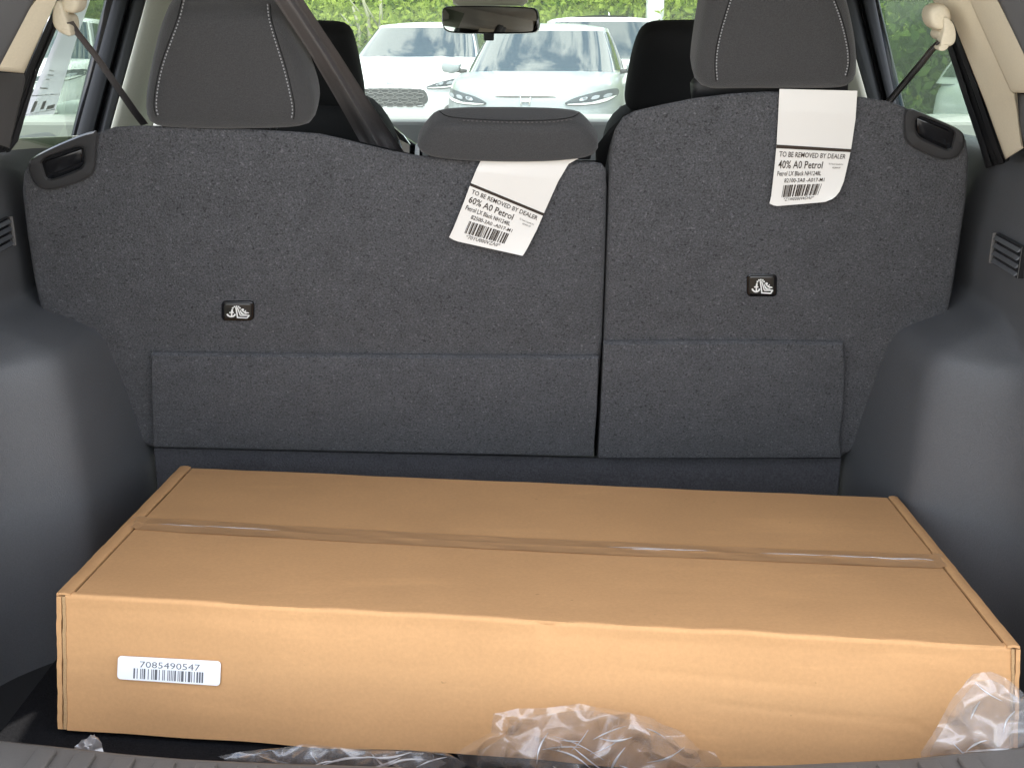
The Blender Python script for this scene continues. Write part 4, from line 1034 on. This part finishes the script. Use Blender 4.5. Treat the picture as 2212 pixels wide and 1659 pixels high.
parked_car('white parked car at the far left beyond the paper window sheet', (-6.0, 15.4, .36), R(4), 4.5, 1.84, 1.62, 1.05, .95, 'paint_white')
pp = PD(1415, 10, 22.6)
lp = thing('lamp_post', 'square pale post standing behind the white suv', 'post', (pp.x, pp.y, ground_z(0, 22)))
bm_obj('shaft', box_bm((pp.x, pp.y, 3.2), (.29, .29, 6.4), .02), 'post', lp); bm_obj('base', box_bm((pp.x, pp.y, .75), (.5, .5, .7), .03), 'post', lp)

# ================================================================== GREENERY
def leaves(n, pos, size, m, name, parent=None, kind=None, tall=1.0, droop=.5, label=None):
    """n small bent leaf blades round the given positions"""
    P = pos; ax = RNG.normal(size=(n, 3)); ax[:, 2] = np.abs(ax[:, 2])*tall; ax /= np.linalg.norm(ax, axis=1)[:, None]
    sd = np.cross(ax, RNG.normal(size=(n, 3))); sd /= np.linalg.norm(sd, axis=1)[:, None]
    sz = size*RNG.uniform(.6, 1.4, size=(n, 1)); wd = sz*.28
    nn = np.cross(ax, sd)
    v = np.stack([P, P+ax*sz*.5+sd*wd+nn*sz*.05, P+ax*sz+nn*sz*(-.15), P+ax*sz*.5-sd*wd+nn*sz*.05], 1).reshape(-1, 3)
    org = np.array(ORIGIN.get(parent.name, Vector()) if parent else (0, 0, 0)); v = v-org
    me = bpy.data.meshes.new(name); me.vertices.add(4*n); me.vertices.foreach_set('co', v.ravel().astype(np.float32))
    me.loops.add(4*n); me.loops.foreach_set('vertex_index', np.arange(4*n, dtype=np.int32))
    me.polygons.add(n); me.polygons.foreach_set('loop_start', np.arange(0, 4*n, 4, dtype=np.int32)); me.polygons.foreach_set('loop_total', np.full(n, 4, np.int32))
    me.materials.append(MATS[m]); me.update(); me.validate()
    o = bpy.data.objects.new(name, me); COL.objects.link(o)
    if parent: o.parent = parent
    if kind: o['kind'] = kind
    if label: o['label'] = label
    return o
# undergrowth covering the bank: clumps
def clumps(n, per, xr, yr, spread, zfun, hgt):
    c = np.stack([RNG.uniform(*xr, n), RNG.uniform(*yr, n)], 1)
    z = np.array([zfun(a, b) for a, b in c]); h = RNG.uniform(.2, 1, n)*hgt
    P = np.repeat(np.c_[c, z], per, 0); hh = np.repeat(h, per)
    d = RNG.normal(size=(n*per, 3)); d /= np.linalg.norm(d, axis=1)[:, None]; r = RNG.uniform(.3, 1, (n*per, 1))**.5
    d = d*r*spread; d[:, 2] = np.abs(d[:, 2])*1.2
    P += d; P[:, 2] += hh*RNG.uniform(0, 1, n*per); return P
P = clumps(2600, 90, (-12, 12), (23.0, 30), .6, bank_z, 1.6)
o = leaves(len(P), P, .13, 'leaf_light', 'undergrowth', kind='stuff', tall=1.4); o['label'] = 'bright green undergrowth covering the bank behind the parked cars'; o['category'] = 'undergrowth'
P = clumps(900, 90, (-12, 12), (23.2, 31), .5, bank_z, 1.3)
o = leaves(len(P), P, .12, 'leaf_mid', 'undergrowth', kind='stuff', tall=1.2); o['label'] = 'darker green weeds among the bright undergrowth on the bank'; o['category'] = 'undergrowth'
def tree(label, x, y, h, r, m, trunk=.16, n=9000, low=.2, group='trees beside the lot'):
    z0 = (ground_z(x, y) if y < 23 else bank_z(x, y))-.1
    t = thing('tree', label, 'tree', (x, y, z0), group)
    pts = [Vector((x+.12*math.sin(k), y+.1*math.cos(k*1.3), z0+h*.8*k/6)) for k in range(7)]
    parts = [tube(pts, [trunk*(1-.12*k) for k in range(7)], 8)]
    rr = random.Random(int(x*100+y)); tips = []
    for k in range(12):
        b = pts[rr.randint(1, 6)]; th = rr.uniform(0, 6.28); q = Vector((math.cos(th)*r*rr.uniform(.4, .85), math.sin(th)*r*rr.uniform(.4, .85), rr.uniform(.1, .35)*h))
        e = b+q; parts.append(tube([b, b+q*.5+Vector((0, 0, .1)), e], [trunk*.35, trunk*.22, trunk*.08], 6)); tips += [e, b+q*.6]
    mesh('trunk', *merge(parts), 'bark', t, True)
    nc = 60; C = []
    for k in range(nc):
        if k < len(tips): C.append(tuple(tips[k])); continue
        th = rr.uniform(0, 6.28); zz = rr.uniform(low, 1); w_ = r*math.sin(math.pi*min(.98, max(.12, zz)))**.6*rr.uniform(.2, 1)
        C.append((x+math.cos(th)*w_, y+math.sin(th)*w_, z0+h*zz))
    C = np.array(C); P = np.repeat(C, n//nc, 0); d = RNG.normal(size=P.shape)*.36*r/1.8; P = P+d
    leaves(len(P), P, .13, m, 'crown', t)
    return t
tree('leafy green tree nearest the right door window', 4.9, 14.5, 5.5, 1.7, 'leaf_mid', low=.06, n=14000)
tree('taller green tree behind the nearest one at right', 8.6, 16.5, 7.0, 2.2, 'leaf_mid', low=.08, n=11000)
tree('light green tree further off at right', 6.4, 18.6, 5.0, 1.5, 'leaf_mid', low=.08)
tree('dark green tree at far left beyond the silver car', -8.5, 22.0, 6.5, 2.2, 'leaf_mid', low=.1)
tree('broad dark tree at the far right edge', 10.5, 20.5, 8.0, 2.8, 'leaf_dark', low=.05, n=12000)
for k, (u0, v0, u1, v1, lab) in enumerate(((800, 95, 775, -30, 'thin bare pale sapling stem leaning left behind the left white car'), (778, 110, 762, 15, 'short forked bare sapling stem beside the leaning one'), (812, 110, 822, -20, 'thin upright pale sapling stem just left of the white car roof'))):
    a, b = PD(u0, v0, 22.6), PD(u1, v1, 22.6); base = Vector((a.x, a.y, ground_z(0, 22)))
    t = thing('sapling', lab, 'sapling', base, 'bare saplings on the bank')
    mesh('stem', *tube([base, a, a.lerp(b, .5)+Vector((.05, 0, 0)), b], [.05, .045, .035, .02], 6), 'stem', t, True)
    mesh('twig', *tube([a.lerp(b, .4), a.lerp(b, .7)+Vector((-.25, 0, .1))], [.02, .008], 5), 'stem', t, True)
